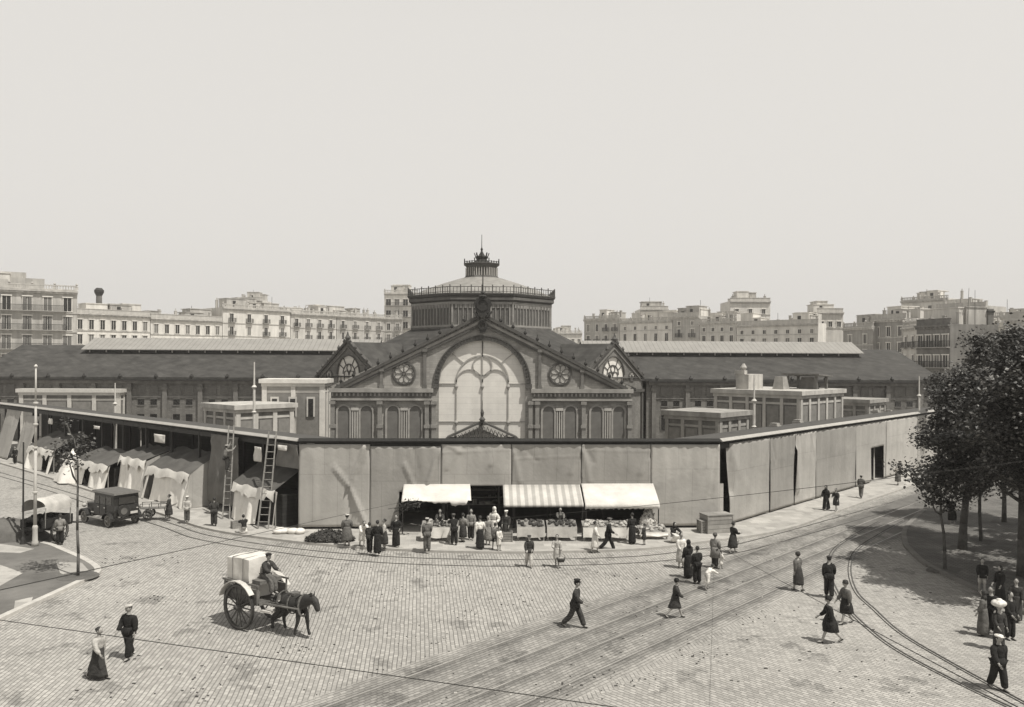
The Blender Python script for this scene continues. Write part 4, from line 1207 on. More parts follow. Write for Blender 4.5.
# drooping peaked sheet left of the covered row
q = lw(sl(99)) + Vector((-.7071,-.7071))*2.0
mb = MB(Matrix.Translation((q.x, q.y, .11)) @ Matrix.Rotation(R(-45), 4, 'Z')); rr = random.Random(55); n = 22; prof = [(1.7,0),(1.5,.5),(1.05,1.2),(.5,1.9),(.06,2.5)]; pts = []
for j, (r_, z_) in enumerate(prof):
    for i in range(n):
        a_ = 2*math.pi*i/n; k_ = 1+.12*math.sin(a_*5+1)*(1-j/4)+rr.uniform(-.05,.05); pts.append((math.cos(a_)*r_*k_+.25*z_*.3, math.sin(a_)*r_*k_*.7, z_*(1-.06*math.sin(a_*3))))
mb.add(pts, [(j*n+i, j*n+(i+1)%n, (j+1)*n+(i+1)%n, (j+1)*n+i) for j in range(4) for i in range(n)]+[tuple(range(4*n,5*n))])
tag(mb.build('peaked_sheet', MATS['brightened_canvas'], None, True), 'small peaked white sheet standing at the left end of the covered stalls', 'tent')
# ------------------------------------------------------------------ city buildings
WIN_CACHE = {}
FRAME_M = [mat('frame_pale', .62, .1, 2), mat('frame_dark', .2, .2, 2)]
PANES = [mat('pane_dark', .03, .4, .3, .3), mat('pane_shut', .16, .3, .3, .8)]
def win_mesh(w, h, style, pane):
    key = (round(w,2), round(h,2), style, pane)
    if key in WIN_CACHE: return WIN_CACHE[key]
    mb = MB(); t = .14
    mb.box(-w/2, w/2, -.03, -.005, 0, h, 1)
    mb.box(-w/2-t, -w/2, -.12, -.0, 0, h, 0); mb.box(w/2, w/2+t, -.12, -.0, 0, h, 0)
    mb.box(-w/2-t-.08, w/2+t+.08, -.22, -.0, h, h+.2, 0)
    mb.box(-w/2-t-.05, w/2+t+.05, -.2, -.0, -.12, -.001, 0)
    mb.box(-.03, .03, -.06, -.031, 0, h, 0)
    if style == 1:
        for s in (-1, 1): mb.box(s*(w/2-.0)+(-.05 if s<0 else -.45), s*(w/2)+(.45 if s<0 else .05), -.16, -.125, 0, h, 2)
    me = bpy.data.meshes.new('window'); me.from_pydata([tuple(p) for p in mb.v], [], mb.f)
    for m_ in (FRAME_M[0], PANES[pane], SHUT): me.materials.append(m_)
    me.polygons.foreach_set("material_index", mb.m); me.update()
    WIN_CACHE[key] = me
    return me
BAL = {}
def balcony_mesh(w):
    key = round(w, 1)
    if key in BAL: return BAL[key]
    mb = MB()
    mb.box(-w/2, w/2, -.75, 0, -.16, -.02, 0)
    mb.box(-w/2, w/2, -.74, -.70, .95, 1.02, 1)
    n = int(w/.16)
    for i in range(n+1):
        x = -w/2+.02+(w-.04)*i/n; mb.box(x-.022, x+.022, -.73, -.705, -.02, .95, 1)
    for s in (-1, 1):
        mb.box(s*(w/2)-.03, s*(w/2)+.03, -.74, 0, .95, 1.01, 1)
        for k in range(4): mb.box(s*(w/2-.02)-.02, s*(w/2-.02)+.02, -.62+k*.17, -.59+k*.17, -.02, .95, 1)
    me = bpy.data.meshes.new('balcony'); me.from_pydata([tuple(p) for p in mb.v], [], mb.f)
    me.materials.append(STONE); me.materials.append(IRON)
    me.polygons.foreach_set("material_index", mb.m); me.update(); BAL[key] = me
    return me
def link(me, name, root, loc, rz=0.0):
    o = bpy.data.objects.new(name, me); COL.objects.link(o); o.parent = root; o.location = loc; o.rotation_euler = (0,0,rz); return o
def building(A, B_, H, label, m=0, bays=5, rows=3, fh=3.6, depth=14, balc=1, seed=0, attic=True, ww=1.0, wh=2.1, baltop=True, side=0, sheds=3, para='rail', group=None, top=None, cont=False, style=0):
    "facade from A (left) to B_ (right) as seen from outside"
    rr = random.Random(seed+100)
    A = Vector((A[0], A[1])); B_ = Vector((B_[0], B_[1])); L_ = (B_-A).length
    rz = math.atan2(B_.y-A.y, B_.x-A.x)
    root = empty('apartment_building', (A.x, A.y, 0), label, 'apartment building', group, rz)
    pm = PLASTER[m]
    mb = MB(); mb.box(0, L_, 0, depth, 0, H); wall = mb.build('wall', pm, root)
    mb = MB(); mb.box(-.1, L_+.1, -.55, .0-.002, H-.35, H-.05, 0); mb.box(-.05, L_+.05, -.3, -.003, H-.7, H-.352, 0)
    for k in range(int(L_/.9)): mb.box(.2+k*.9, .45+k*.9, -.45, -.301, H-.62, H-.353, 0)
    mb.build('cornice', STONE_L if m != 4 else STONE_D, root)
    mb = MB()
    if para == 'rail':
        mb.box(0, L_, -.1, .15, H+.75, H+.95); mb.box(0, L_, -.1, .15, H+.002, H+.2)
        n = int(L_/.45)
        for i in range(n+1):
            x = .1+(L_-.2)*i/n; w = .28 if i % 8 == 0 else .09; mb.box(x-w, x+w, -.05, .1, H+.2, H+.75)
        for i in range(0, n+1, 8): x = .1+(L_-.2)*i/n; mb.lathe([(.12,H+.95),(.25,H+1.15),(.08,H+1.35)], (x,.02,0), 6)
    else:
        mb.box(0, L_, -.02, .25, H+.002, H+.9); mb.box(-.05, L_+.05, -.1, .3, H+.9, H+1.02)
    mb.build('parapet', STONE_L if m != 4 else STONE_D, root)
    # windows
    z = H-.7
    for r_ in range(rows):
        at = attic and r_ == 0
        hh = wh*.45 if at else wh
        z -= (fh*.62 if at else fh)
        zz = z + (.35 if not at else .3)
        if zz < .4: break
        for i in range(bays):
            x = L_*(i+.5)/bays
            me = win_mesh(ww*(.8 if at else 1), hh, style if rr.random() < .8 else 0, 1 if rr.random() < .35 else 0)
            link(me, 'window', root, (x, -.002, zz))
            if balc and not at and not cont and rr.random() < .75: link(balcony_mesh(ww+.9), 'balcony', root, (x, -.002, zz))
        if balc and cont and not at:
            link(balcony_mesh(round(L_*.88,1)), 'balcony', root, (L_/2, -.002, zz))
        mb = MB(); mb.box(0, L_, -.14, -.004, z-.05, z+.15); mb.build('string_course', STONE_L if m != 4 else STONE_D, root)
    if side:
        nb = max(int(depth/4), 2); z = H-.7
        for r_ in range(rows):
            z -= fh
            if z < .3: break
            for i in range(nb):
                y = depth*(i+.5)/nb
                me = win_mesh(ww, wh*.8, 0, 0)
                if side > 0: link(me, 'window', root, (L_+.002, y, z+.5), R(90))
                else: link(me, 'window', root, (-.002, y, z+.5), R(-90))
    # roof clutter
    for k in range(sheds):
        w = rr.uniform(2.5, 6); x = rr.uniform(0, max(L_-w, .1)); y = rr.uniform(1.5, 6); h = rr.uniform(1.6, 3.2)
        mb = MB(); mb.box(x, x+w, y, y+rr.uniform(2.5,5), H+.003, H+h, 0); mb.box(x-.15, x+w+.15, y-.15, y+5, H+h, H+h+.15, 0)
        if rr.random() < .6: mb.box(x+w*.3, x+w*.3+.9, y-.03, y-.001, H+.3, H+min(h-.3, 2), 1)
        mb.build('roof_shed', [PLASTER[rr.choice((0,2,1))], PANES[0]], root)
    for k in range(4+int(L_/3.5)):
        x = rr.uniform(.5, L_-1); y = rr.uniform(1, 8); h = rr.uniform(.9, 2.4)
        mb = MB(); mb.box(x, x+.6, y, y+.5, H+.003, H+h); mb.box(x-.06, x+.66, y-.06, y+.56, H+h, H+h+.12)
        if rr.random() < .5: mb.cyl((x+.3,y+.25,H+h+.1),(x+.3,y+.25,H+h+.7),.12,n=6)
        mb.build('chimney', PLASTER[1], root)
    if rr.random() < .6:
        x = rr.uniform(.5, L_-1); mb = MB(); mb.cyl((x,3,H),(x,3,H+rr.uniform(2.5,4.5)),.05,n=5); mb.build('roof_mast', IRON, root)
    return root, L_, H

def on_line_L(u, c):      # back left street: Y = X + c
    a = math.atan((u-512)/FPX)+TH; t = math.tan(a); Y = c/(1-t); return Vector((t*Y, Y))
def on_line_R(u, c):      # back right street: Y = -X + c
    a = math.atan((u-512)/FPX)+TH; t = math.tan(a); Y = c/(1+t); return Vector((t*Y, Y))
def dep(q): return q.x*math.sin(TH)+q.y*math.cos(TH)
def at_d(u, d): p = WD(u, 360, d); return Vector((p.x, p.y))
CB = 285
gB = 'apartment blocks behind the hall'
# behind left
rows_L = [
 (74,150,314,'low cream block with plain row of shuttered windows, far left beside the tall corner block',2,7,0,.2),
 (150.5,222,319,'long cream block with small attic windows, left of the balconied block',2,7,0,.2),
 (222.5,290,309,'white plastered block with single iron balconies, left of hall dome',2,4,1,0),
 (290.5,336,314,'cream block with narrow bays between two balconied blocks, left',0,4,1,0),
 (336.5,384,316.5,'grey block with paired balconies ending at the street corner, left of dome',1,4,1,0)]
for i, (u0, u1, v, lab, m, bays, bal, att) in enumerate(rows_L):
    a, b = on_line_L(u0, CB), on_line_L(u1, CB)
    H = HZ(v, (u0+u1)/2, (dep(a)+dep(b))/2)
    building(a, b, H, lab, m, bays, 3, 3.4, 15, bal, i, attic=False, group=gB, sheds=4, wh=2.2, para='wall' if i < 2 else 'rail', style=0)
a = on_line_L(384, CB); b = at_d(395, dep(a)-1); 
building(a, (a.x+5.5, a.y+.4), HZ(318, 390, dep(a)), 'rounded street corner end of the left rear blocks, pale chamfered face', 1, 2, 3, 3.4, 10, 1, 8, attic=False, group=gB, sheds=0)
a = at_d(384, 262); b = at_d(418, 262)
building(a, b, HZ(293, 400, 262), 'tall white many storeyed block rising just left of the dome', 2, 4, 6, 3.6, 14, 1, 9, attic=False, group=gB, sheds=2, ww=1.5, wh=2.0, cont=True)
a = at_d(552, 330); b = at_d(582, 330)
building(a, b, HZ(333, 566, 330), 'low distant white houses seen just right of the dome', 2, 5, 2, 3.6, 14, 0, 10, attic=False, group=gB, sheds=4, wh=1.6)
# behind right
rows_R = [
 (620,672,321,'pale block with blank upper wall and narrow attic windows, right of the dome',2,5,0),
 (672.5,699,316,'darker narrow block with two tall windows, right of the dome',1,2,1),
 (699.5,736,322,'pale block with small attic row, fourth block right of the dome',0,4,0),
 (736.5,818,324,'long white block with roof terrace, right rear',2,7,1)]
a = on_line_R(584, CB); b = on_line_R(619.5, CB)
building(a, b, HZ(318, 600, dep(b)), 'corner block with curved balconied end, first right of the dome', 1, 4, 3, 3.4, 12, 1, 20, attic=False, group=gB, sheds=3, side=-1)
for i, (u0, u1, v, lab, m, bays, bal) in enumerate(rows_R):
    a, b = on_line_R(u0, CB), on_line_R(u1, CB)
    H = HZ(v, (u0+u1)/2, (dep(a)+dep(b))/2)
    building(a, b, H, lab, m, bays, 3, 3.4, 5 if i == 3 else 15, bal, 30+i, attic=True, group=gB, sheds=5, wh=2.2, para='wall' if i % 2 else 'rail')
# taller things behind the right row
for u0, u1, v, d, m, lab in ((730,770,301,250,2,'pale blank walled block rising behind the long white block'),
                             (640,668,309,270,2,'pale rooftop block rising behind the narrow attic windows'),
                             (510,512,500,300,1,None),
                             (817,843,312,214,0,'square blank grey walled house end at right, above the hall roof end'),
                             (236,262,300,300,2,'pale pointed rooftop block rising behind the balconied left block')):
    if lab is None: continue
    building(at_d(u0,d), at_d(u1,d), HZ(v,(u0+u1)/2,d), lab, m, 3, 1, 3.5, 12, 0, int(u0), attic=False, group=gB, sheds=2, para='wall', wh=1.4)
# far left tall corner block
d = 150
b = at_d(77, d+4); a = b - Vector((.87,.49))*29
r_, L_, H_ = building(a, b, HZ(289, 20, d), 'tall ornate corner block with continuous balconies at far left', 1, 9, 7, 3.5, 16, 1, 50, attic=False, sheds=3, wh=2.5, ww=1.3, cont=True, style=1)
mb = MB()
mb.box(L_*.28, L_*.62, -.4, .6, H_+.0, H_+1.6, 0); mb.arc(L_*.45, H_+1.6, .01, 2.2, 0, math.pi, -.4, .6, 14, 0); mb.lathe([(.4,H_+3.8),(.6,H_+4.3),(.15,H_+5.0)], (L_*.45,.1,0), 8, 0)
mb.box(L_*.0, L_*.72, 5, 9, H_, H_+3.4, 1); mb.box(0, L_*.55, 5.5, 9, H_+3.4, H_+5.4, 1); mb.box(L_*.52, L_*.82, 3, 6, H_, H_+2.2, 1)
mb.build('rooftop_pediment', [STONE_L, PLASTER[1]], r_)
# factory style chimney behind it
p = WD(99, 310, 230); zt_ = HZ(288, 99, 230)
root = empty('round_chimney', (p.x, p.y, 0), 'tall round chimney with dark cap above the low cream block', 'chimney')
mb = MB(); mb.cyl((0,0,0),(0,0,zt_-2),1.1,.75,12); mb.build('shaft', STONE_D, root)
mb = MB(); mb.lathe([(.75,zt_-2.2),(1.25,zt_-1.2),(1.25,zt_-.6),(.7,zt_)], (0,0,0), 12); mb.build('cap', IRON, root)
# far right, beyond the right corner
fr = [
 (843,873,327,185,'dark gabled house with blank side wall, just right of the hall roof end',3,2,3,0),
 (872,906,319,178,'grey stepped house end with sloping roof line, right of the hall',3,3,4,0),
 (903,917,327,150,'narrow pale facade with three window columns, right of the hall',0,2,5,1),
 (916.5,950,325,140,'dark shaded facade of a tall block above the street end at right',4,4,6,1),
 (951,1010,333,150,'sunlit pale block behind the plane tree crown at right',2,5,4,1),
 (1005,1080,318,130,'pale block at the right edge of the picture',0,5,5,1),
 (901,948,300,235,'pale flat roofed block rising highest behind the shaded facade',2,4,2,0),
 (936,986,307,215,'grey white block behind the tree top at right',1,4,3,0),
 (985,1040,316,200,'distant pale block at far right above the trees',2,4,3,0)]
for i, (u0,u1,v,d,lab,m,bays,rows,bal) in enumerate(fr):
    a, b = at_d(u0, d*1.02), at_d(u1, d*.97)
    building(a, b, HZ(v,(u0+u1)/2,d), lab, m, bays, rows, 3.4, 10, bal, 60+i, attic=False, group='blocks beyond the right corner', sheds=3, para='wall' if i%2 else 'rail', wh=2.0, side=-1 if i in (3,) else 0)
# smoke stack and antenna beyond the tree
p = WD(989, 330, 140); zt_ = HZ(309, 989, 140)
root = empty('roof_flue', (p.x, p.y, 0), 'tall dark rectangular flue rising behind the plane tree crown', 'flue')
mb = MB(); mb.box(-.5,.5,-.5,.5,0,zt_); mb.build('shaft', STONE_D, root); mb = MB(); mb.box(-.65,.65,-.65,.65,zt_-.6,zt_-.3); mb.build('cap', IRON, root)
for (u, v, d, lab) in ((966, 288, 138, 'thin leaning rod above the plane tree crown at right'), (975, 290, 138, 'second thin rod right of the leaning one above the crown')):
    p = WD(u, 345, d); q = WD(u+ (3 if u < 970 else 0), v, d); mb = MB(); mb.cyl((p.x,p.y,12), tuple(q), .06, .03, 5)
    tag(mb.build('roof_rod', IRON), lab, 'rod', 'rods on the far right roofs')
# ------------------------------------------------------------------ people
SKIN = mat('skin', .30, .1, 8, .7); HAIR = mat('hair', .03, .3, 12, .7); SHOE = mat('shoe_leather', .03, .3, 8, .5); EYE = mat('eye', .02, .1, 5, .3)
CL = {k: mat('cloth_'+k, g, .45, 4, .9, bump=.9, bscale=9) for k, g in dict(black=.017, dark=.04, mid=.11, grey=.2, light=.40, white=.64).items()}
def skin_eval(verts, edges, radii, root=0, sub=1):
    me = bpy.data.meshes.new('sk'); me.from_pydata([tuple(v) for v in verts], edges, []); me.update()
    o = bpy.data.objects.new('sk', me); COL.objects.link(o)
    md = o.modifiers.new('s', 'SKIN'); md.use_smooth_shade = True; md.branch_smoothing = .6
    lay = me.skin_vertices[0] if me.skin_vertices else None
    if lay is None:
        bpy.context.view_layer.objects.active = o
        bm = bmesh.new(); bm.from_mesh(me); bm.verts.layers.skin.verify(); bm.to_mesh(me); bm.free(); lay = me.skin_vertices[0]
    for i, r in enumerate(radii):
        lay.data[i].radius = r if isinstance(r, tuple) else (r, r)
        lay.data[i].use_root = (i == root)
    if sub: sb = o.modifiers.new('b', 'SUBSURF'); sb.levels = sub; sb.render_levels = sub
    dg = bpy.context.evaluated_depsgraph_get(); ev = o.evaluated_get(dg); m2 = ev.to_mesh()
    vs = [v.co.copy() for v in m2.vertices]; fs = [tuple(p.vertices) for p in m2.polygons]
    ev.to_mesh_clear(); bpy.data.objects.remove(o); bpy.data.meshes.remove(me)
    return vs, fs
def limb_pose(pose, ph=1, rr=random):
    "returns dict of joints for a 1.7 m figure facing +Y, feet near z=0"
    V = Vector
    lean = 0.0; drop = 0.0; tors = 0.0
    legs = [(0, 0), (0, 0)]; arms = [(.05, .2, .12), (.05, .2, .12)]       # thigh fwd, knee ; arm fwd, elbow, outward
    if pose == 'walk': legs = [(.34, .12), (-.24, .36)]; arms = [(-.18, .25, .10), (.22, .5, .10)]; tors = .06
    if pose == 'stride': legs = [(.40, .08), (-.32, .42)]; arms = [(-.22, .3, .10), (.25, .7, .10)]; tors = .1
    if pose == 'step': legs = [(.22, .1), (-.15, .22)]; arms = [(-.15, .3, .12), (.2, .5, .12)]; tors = .04
    if pose == 'carry': legs = [(.30, .1), (-.22, .3)]; arms = [(.15, .35, .22), (.25, 1.3, .15)]; tors = .05
    if pose == 'stand': legs = [(.05, .04), (-.04, .04)]; arms = [(.1, .4, .13), (.1, .7, .12)]
    if pose == 'hips': legs = [(.1, .04), (-.08, .04)]; arms = [(-.2, 1.2, .45), (.1, .5, .15)]
    if pose == 'reach': legs = [(.1, .06), (-.1, .1)]; arms = [(.9, .7, .1), (1.1, .5, .1)]; tors = .18
    if pose == 'bend': legs = [(.35, .35), (-.05, .25)]; arms = [(.9, .3, .1), (.8, .5, .1)]; tors = .95
    if pose == 'sit': legs = [(1.45, 1.45), (1.4, 1.35)]; arms = [(.5, .9, .15), (.5, .9, .15)]; tors = .08
    if pose == 'crouch': legs = [(1.75, 2.35), (1.6, 2.25)]; arms = [(.9, .6, .1), (.8, .7, .1)]; tors = .45
    if pose == 'climb': legs = [(.75, 1.05), (.15, .25)]; arms = [(2.2, .6, .15), (1.5, .9, .15)]; tors = .12
    if pose == 'drive': legs = [(1.2, 1.15), (1.15, 1.0)]; arms = [(.55, .9, .18), (.6, .8, .18)]; tors = .22
    if ph < 0: legs = legs[::-1]; arms = arms[::-1]
    J = {}
    J['pel'] = V((0, 0, .93))
    up = V((0, math.sin(tors), math.cos(tors)))
    fw = V((0, math.cos(tors), -math.sin(tors)))
    J['waist'] = J['pel'] + up*.16; J['chest'] = J['pel'] + up*.36; J['nb'] = J['pel'] + up*.50
    hu = (up + V((0,0,.6 if tors > .3 else .2))).normalized()
    J['neck'] = J['nb'] + hu*.07; J['head'] = J['neck'] + hu*.12
    for k, (sx, (a, e, ab)) in enumerate(zip((-1, 1), arms)):
        sh = J['pel'] + up*.46 + V((sx*.175, 0, 0)); J['sh%d' % k] = sh
        a2 = a + (0 if pose in ('climb', 'bend', 'reach') else tors*.3)
        el = sh + V((sx*ab*.6, math.sin(a2), -math.cos(a2))).normalized()*.28
        wr = el + V((-sx*.15 if e > .5 else 0, math.sin(a2+e), -math.cos(a2+e))).normalized()*.25
        J['el%d' % k] = el; J['wr%d' % k] = wr
        d = (wr-el).normalized(); J['ha%d' % k] = wr + d*.09; J['hd%d' % k] = d
    for k, (sx, (t, kn)) in enumerate(zip((-1, 1), legs)):
        hp = J['pel'] + V((sx*.085, 0, -.04)); J['hp%d' % k] = hp
        kk = hp + V((0, math.sin(t), -math.cos(t)))*.42; an = kk + V((0, math.sin(t-kn), -math.cos(t-kn)))*.41
        J['kn%d' % k] = kk; J['an%d' % k] = an
        sh_ = t-kn
        fd = V((0, math.cos(sh_*.6), math.sin(sh_*.6) if pose not in ('sit','drive','crouch','climb') else 0)).normalized()
        J['toe%d' % k] = an + fd*.15 + V((0, 0, -.045))
    lo = min(min(J['an0'].z, J['an1'].z)-.075, min(J['toe0'].z, J['toe1'].z)-.03)
    for k in J:
        if not k.startswith('hd'): J[k] = J[k] - V((0, 0, lo))
    J['up'] = up; J['fw'] = fw; J['hu'] = hu
    return J
PEOPLE = []
def person(P, h, head, pose, label, top='dark', bottom='trousers', bcol='dark', hat=None, hatcol='dark', ph=1, coat=False, apron=None, group=None, zoff=0.0, w=1.0, skirt_r=.25, hem=None):
    J = limb_pose(pose, ph); s = h/1.7
    if hem == 'long': skirt_r *= .86
    root = empty('person', (P[0], P[1], P[2]+zoff), label, 'person', group, R(head)); w = w*1.08; root.scale = (s*w, s*w, s)
    V = Vector
    keys = ['pel','waist','chest','nb','neck','head','sh0','el0','wr0','ha0','sh1','el1','wr1','ha1','hp0','kn0','an0','toe0','hp1','kn1','an1','toe1']
    rad = [(.13,.10),(.11,.085),(.135,.095),(.08,.07),(.05,.05),(.05,.055),.055,.042,.028,(.036,.018),.055,.042,.028,(.036,.018),.085,.058,.04,.032,.085,.058,.04,.032]
    ed = [('pel','waist'),('waist','chest'),('chest','nb'),('nb','neck'),('neck','head'),('chest','sh0'),('sh0','el0'),('el0','wr0'),('wr0','ha0'),('chest','sh1'),('sh1','el1'),('el1','wr1'),('wr1','ha1'),
          ('pel','hp0'),('hp0','kn0'),('kn0','an0'),('an0','toe0'),('pel','hp1'),('hp1','kn1'),('kn1','an1'),('an1','toe1')]
    idx = {k: i for i, k in enumerate(keys)}
    vs, fs = skin_eval([J[k] for k in keys], [(idx[a], idx[b]) for a, b in ed], rad)
    mb = MB(); mb.add(vs, fs, 0)
    # head with face
    hc = J['head'] + J['hu']*.03
    Mh = Matrix.Translation(hc)
    mb.M = Mh; mb.ell((0,.005,0), .077, .095, .118, 12, 9, 0)
    mb.add([(-.014,.09,.02),(.014,.09,.02),(.018,.095,-.03),(-.018,.095,-.03),(0,.125,-.022)], [(0,1,4),(1,2,4),(2,3,4),(3,0,4)], 0)
    for sx in (-1, 1):
        mb.ell((sx*.03,.086,.018), .012, .01, .009, 6, 4, 1); mb.ell((sx*.078,0,-.005), .012, .022, .034, 6, 4, 0)
    mb.box(-.024,.024,.085,.096,-.062,-.054,1)
    mb.M = None
    # fingers and thumb
    for k, sx in ((0,-1),(1,1)):
        d = J['hd%d' % k]; side = V((sx,0,0)); fwd = d.cross(side).normalized(); b0 = J['ha%d' % k]
        fr = V((0,1,0)) if abs(d.y) < .8 else V((0,0,1))
        acr = (fr - d*fr.dot(d)).normalized()
        for q, (off, ln) in enumerate(((-.028,.062),(-.010,.075),(.009,.078),(.027,.068))):
            a = b0 + acr*off*1.0; m1 = a + d*ln*.55; e_ = m1 + (d*.8 - side*.5).normalized()*ln*.5
            mb.cyl(a, m1, .009, .008, 5, 0); mb.cyl(m1, e_, .008, .006, 5, 0)
        a = b0 - d*.055 + acr*.03; mb.cyl(a, a + (acr+d*.8).normalized()*.05, .010, .007, 5, 0)
    mb.build('body', [SKIN, EYE], root, True)
    T = CL[top]; Bc = CL[bcol]
    # jacket / blouse
    k2 = ['pel','waist','chest','nb','sh0','el0','wr0','sh1','el1','wr1']; i2 = {k: i for i, k in enumerate(k2)}
    female = bottom in ('skirt', 'dress')
    pts = {k: J[k].copy() for k in k2}
    rad2 = [(.19,.155),(.155 if female else .18,.13 if female else .15),(.195,.16),(.105,.10),.115,.085,.062,.115,.085,.062]
    pts['nb'] = J['nb']+J['hu']*.03
    for k in (0,1): pts['wr%d'%k] = J['el%d'%k].lerp(J['wr%d'%k], .9)
    if hem == 'short':
        for k in (0,1): pts['wr%d'%k] = J['sh%d'%k].lerp(J['el%d'%k], 1.25)
    vs, fs = skin_eval([pts[k] for k in k2], [(i2[a], i2[b]) for a, b in (('pel','waist'),('waist','chest'),('chest','nb'),('chest','sh0'),('sh0','el0'),('el0','wr0'),('chest','sh1'),('sh1','el1'),('el1','wr1'))], rad2)
    mb = MB(); mb.add(vs, fs)
    if not female and pose not in ('sit','drive','crouch','climb'):
        c = J['pel']; zz = c.z; L2 = .40 if coat else .12
        mb.lathe([(.80,.12),(.98,.02),(1.04 + (.25 if coat else 0),-L2)], c, 14, 0, 0, .20, .17)
    mb.build('coat' if coat else ('blouse' if female else 'jacket'), T, root, True)
    if female:
        hemz = {'long': .10, 'calf': .32, 'knee': .46}[hem if hem in ('long','calf','knee') else 'calf']
        wz = J['waist'].z-.02; n = 20; rows = 9; mb = MB(); pv = []
        sitting = pose in ('sit', 'crouch')
        ky = (J['kn0'].y+J['kn1'].y)/2; ay = [J['an0'].y, J['an1'].y]
        for j in range(rows+1):
            t = j/rows
            if sitting:
                q = J['waist'].lerp(V((0, ky+.05, J['kn0'].z+.02)), min(t*1.8, 1)) if t < .55 else V((0, ky+.08, J['kn0'].z+.02)).lerp(V((0, max(ay)+.02, max(hemz*.6, .05))), (t-.55)/.45)
                rx, ry = .14+.10*t, .13+.05*t
            else:
                z = wz + (hemz-wz)*t
                z_k = J['kn0'].z
                f = max(0, (wz-z)/(wz-.08))
                spread = abs(ay[0]-ay[1])/2
                q = V((0, (ay[0]+ay[1])/2*f*.8 + J['waist'].y*(1-f), z))
                rx = .155 + (skirt_r*.92-.155)*min(1, t*1.6)**.7; ry = .13 + (max(skirt_r*.9, spread*.85*f+.10)-.13)*min(1, t*1.6)**.8
            for i in range(n):
                a = 2*math.pi*i/n; wv = 1+.07*t*math.sin(a*6+j*.3)+.04*t*math.sin(a*11)
                pv.append(q + V((math.cos(a)*rx*wv, math.sin(a)*ry*wv, 0)))
        mb.add(pv, [(j*n+i, j*n+(i+1)%n, (j+1)*n+(i+1)%n, (j+1)*n+i) for j in range(rows) for i in range(n)] + [tuple(range(rows*n, (rows+1)*n)), tuple(range(n-1,-1,-1))])
        mb.build('skirt', T if bottom == 'dress' else Bc, root, True)
        if apron:
            mb = MB(); pv2 = []
            for j in range(rows):
                for i in range(6):
                    b = pv[j*n + (n//4-3+i+0) % n]; c0 = sum((pv[j*n+q_] for q_ in range(n)), V((0,0,0)))/n
                    pv2.append(b + (b-c0).normalized()*.015)
            mb.add(pv2, [(j*6+i, j*6+i+1, (j+1)*6+i+1, (j+1)*6+i) for j in range(rows-1) for i in range(5)])
            o = mb.build('apron', CL[apron], root, True)
    else:
        k3 = ['pel','hp0','kn0','an0','hp1','kn1','an1']; i3 = {k: i for i, k in enumerate(k3)}
        pts = {k: J[k].copy() for k in k3}
        rad3 = [(.15,.135),.112,.105,.092,.112,.105,.092]
        if hem == 'shorts':
            for k in (0,1): pts['an%d'%k] = J['kn%d'%k]; pts['kn%d'%k] = J['hp%d'%k].lerp(J['kn%d'%k], .6)
            rad3 = [(.13,.105),.10,.09,.085,.10,.09,.085]
        vs, fs = skin_eval([pts[k] for k in k3], [(i3[a], i3[b]) for a, b in (('pel','hp0'),('hp0','kn0'),('kn0','an0'),('pel','hp1'),('hp1','kn1'),('kn1','an1'))], rad3)
        mb = MB(); mb.add(vs, fs); mb.build('trousers', Bc, root, True)
    # shoes
    for k in (0,1):
        a, t = J['an%d' % k], J['toe%d' % k]; d = (t-a); 
        mb = MB(); vs, fs = skin_eval([a+V((0,-.02,-.015)), a+V((0,0,-.045)), t], [(0,1),(1,2)], [.045,(.045,.04),(.04,.026)], 1)
        mb.add(vs, fs); mb.build('shoe', SHOE, root, True)
    # hair & hat
    mb = MB(Mh)
    mb.ell((0,-.018,.022), .088, .098, .112, 12, 7)
    if female and hat is None: mb.ell((0,-.105,.03), .045,.045,.045, 8, 5)
    if hat not in ('scarf',): mb.build('hair', HAIR, root, True)
    if hat == 'cap':
        mb = MB(Mh); mb.ell((0,-.01,.085), .112, .125, .045, 12, 6); mb.ell((0,.10,.072), .07, .06, .012, 10, 4); mb.build('cap', CL[hatcol], root, True)
    if hat == 'kepi':
        mb = MB(Mh); mb.lathe([(.092,.04),(.094,.09),(.118,.125),(.115,.14),(.02,.145)], (0,-.005,0), 14); mb.ell((0,.10,.05), .065, .055, .012, 10, 4); mb.build('cap', CL[hatcol], root, True)
    if hat == 'hat':
        mb = MB(Mh); mb.lathe([(.165,.055),(.17,.065),(.10,.075),(.092,.15),(.03,.155)], (0,-.005,0), 14); mb.build('hat', CL[hatcol], root, True)
    if hat == 'cloche':
        mb = MB(Mh); mb.lathe([(.115,.0),(.104,.04),(.098,.09),(.07,.13),(.02,.145)], (0,-.01,0), 14); mb.build('hat', CL[hatcol], root, True)
    if hat == 'scarf':
        mb = MB(Mh); mb.ell((0,-.022,.012), .098, .105, .125, 12, 8); mb.lathe([(.13,-.22),(.10,-.12),(.08,-.04)], (0,-.03,0), 12, 0, 0, 1, .8); mb.build('headscarf', CL[hatcol], root, True)
    if hat == 'bundle':
        mb = MB(Mh); mb.ell((0,-.02,.17), .27, .24, .15, 14, 8); mb.ell((0,0,.3), .12, .1, .07, 10, 5); mb.build('headscarf', CL[hatcol], root, True)
    PEOPLE.append(root); root['_w'] = 0; del root['_w']
    root_hand = {k: root.matrix_basis @ J['ha%d' % k] for k in (0, 1)}
    M = Matrix.Translation(root.location) @ Matrix.Rotation(R(head), 4, 'Z') @ Matrix.Diagonal((s*w, s*w, s, 1))
    return {k: M @ J['ha%d' % k] for k in (0,1)}, root
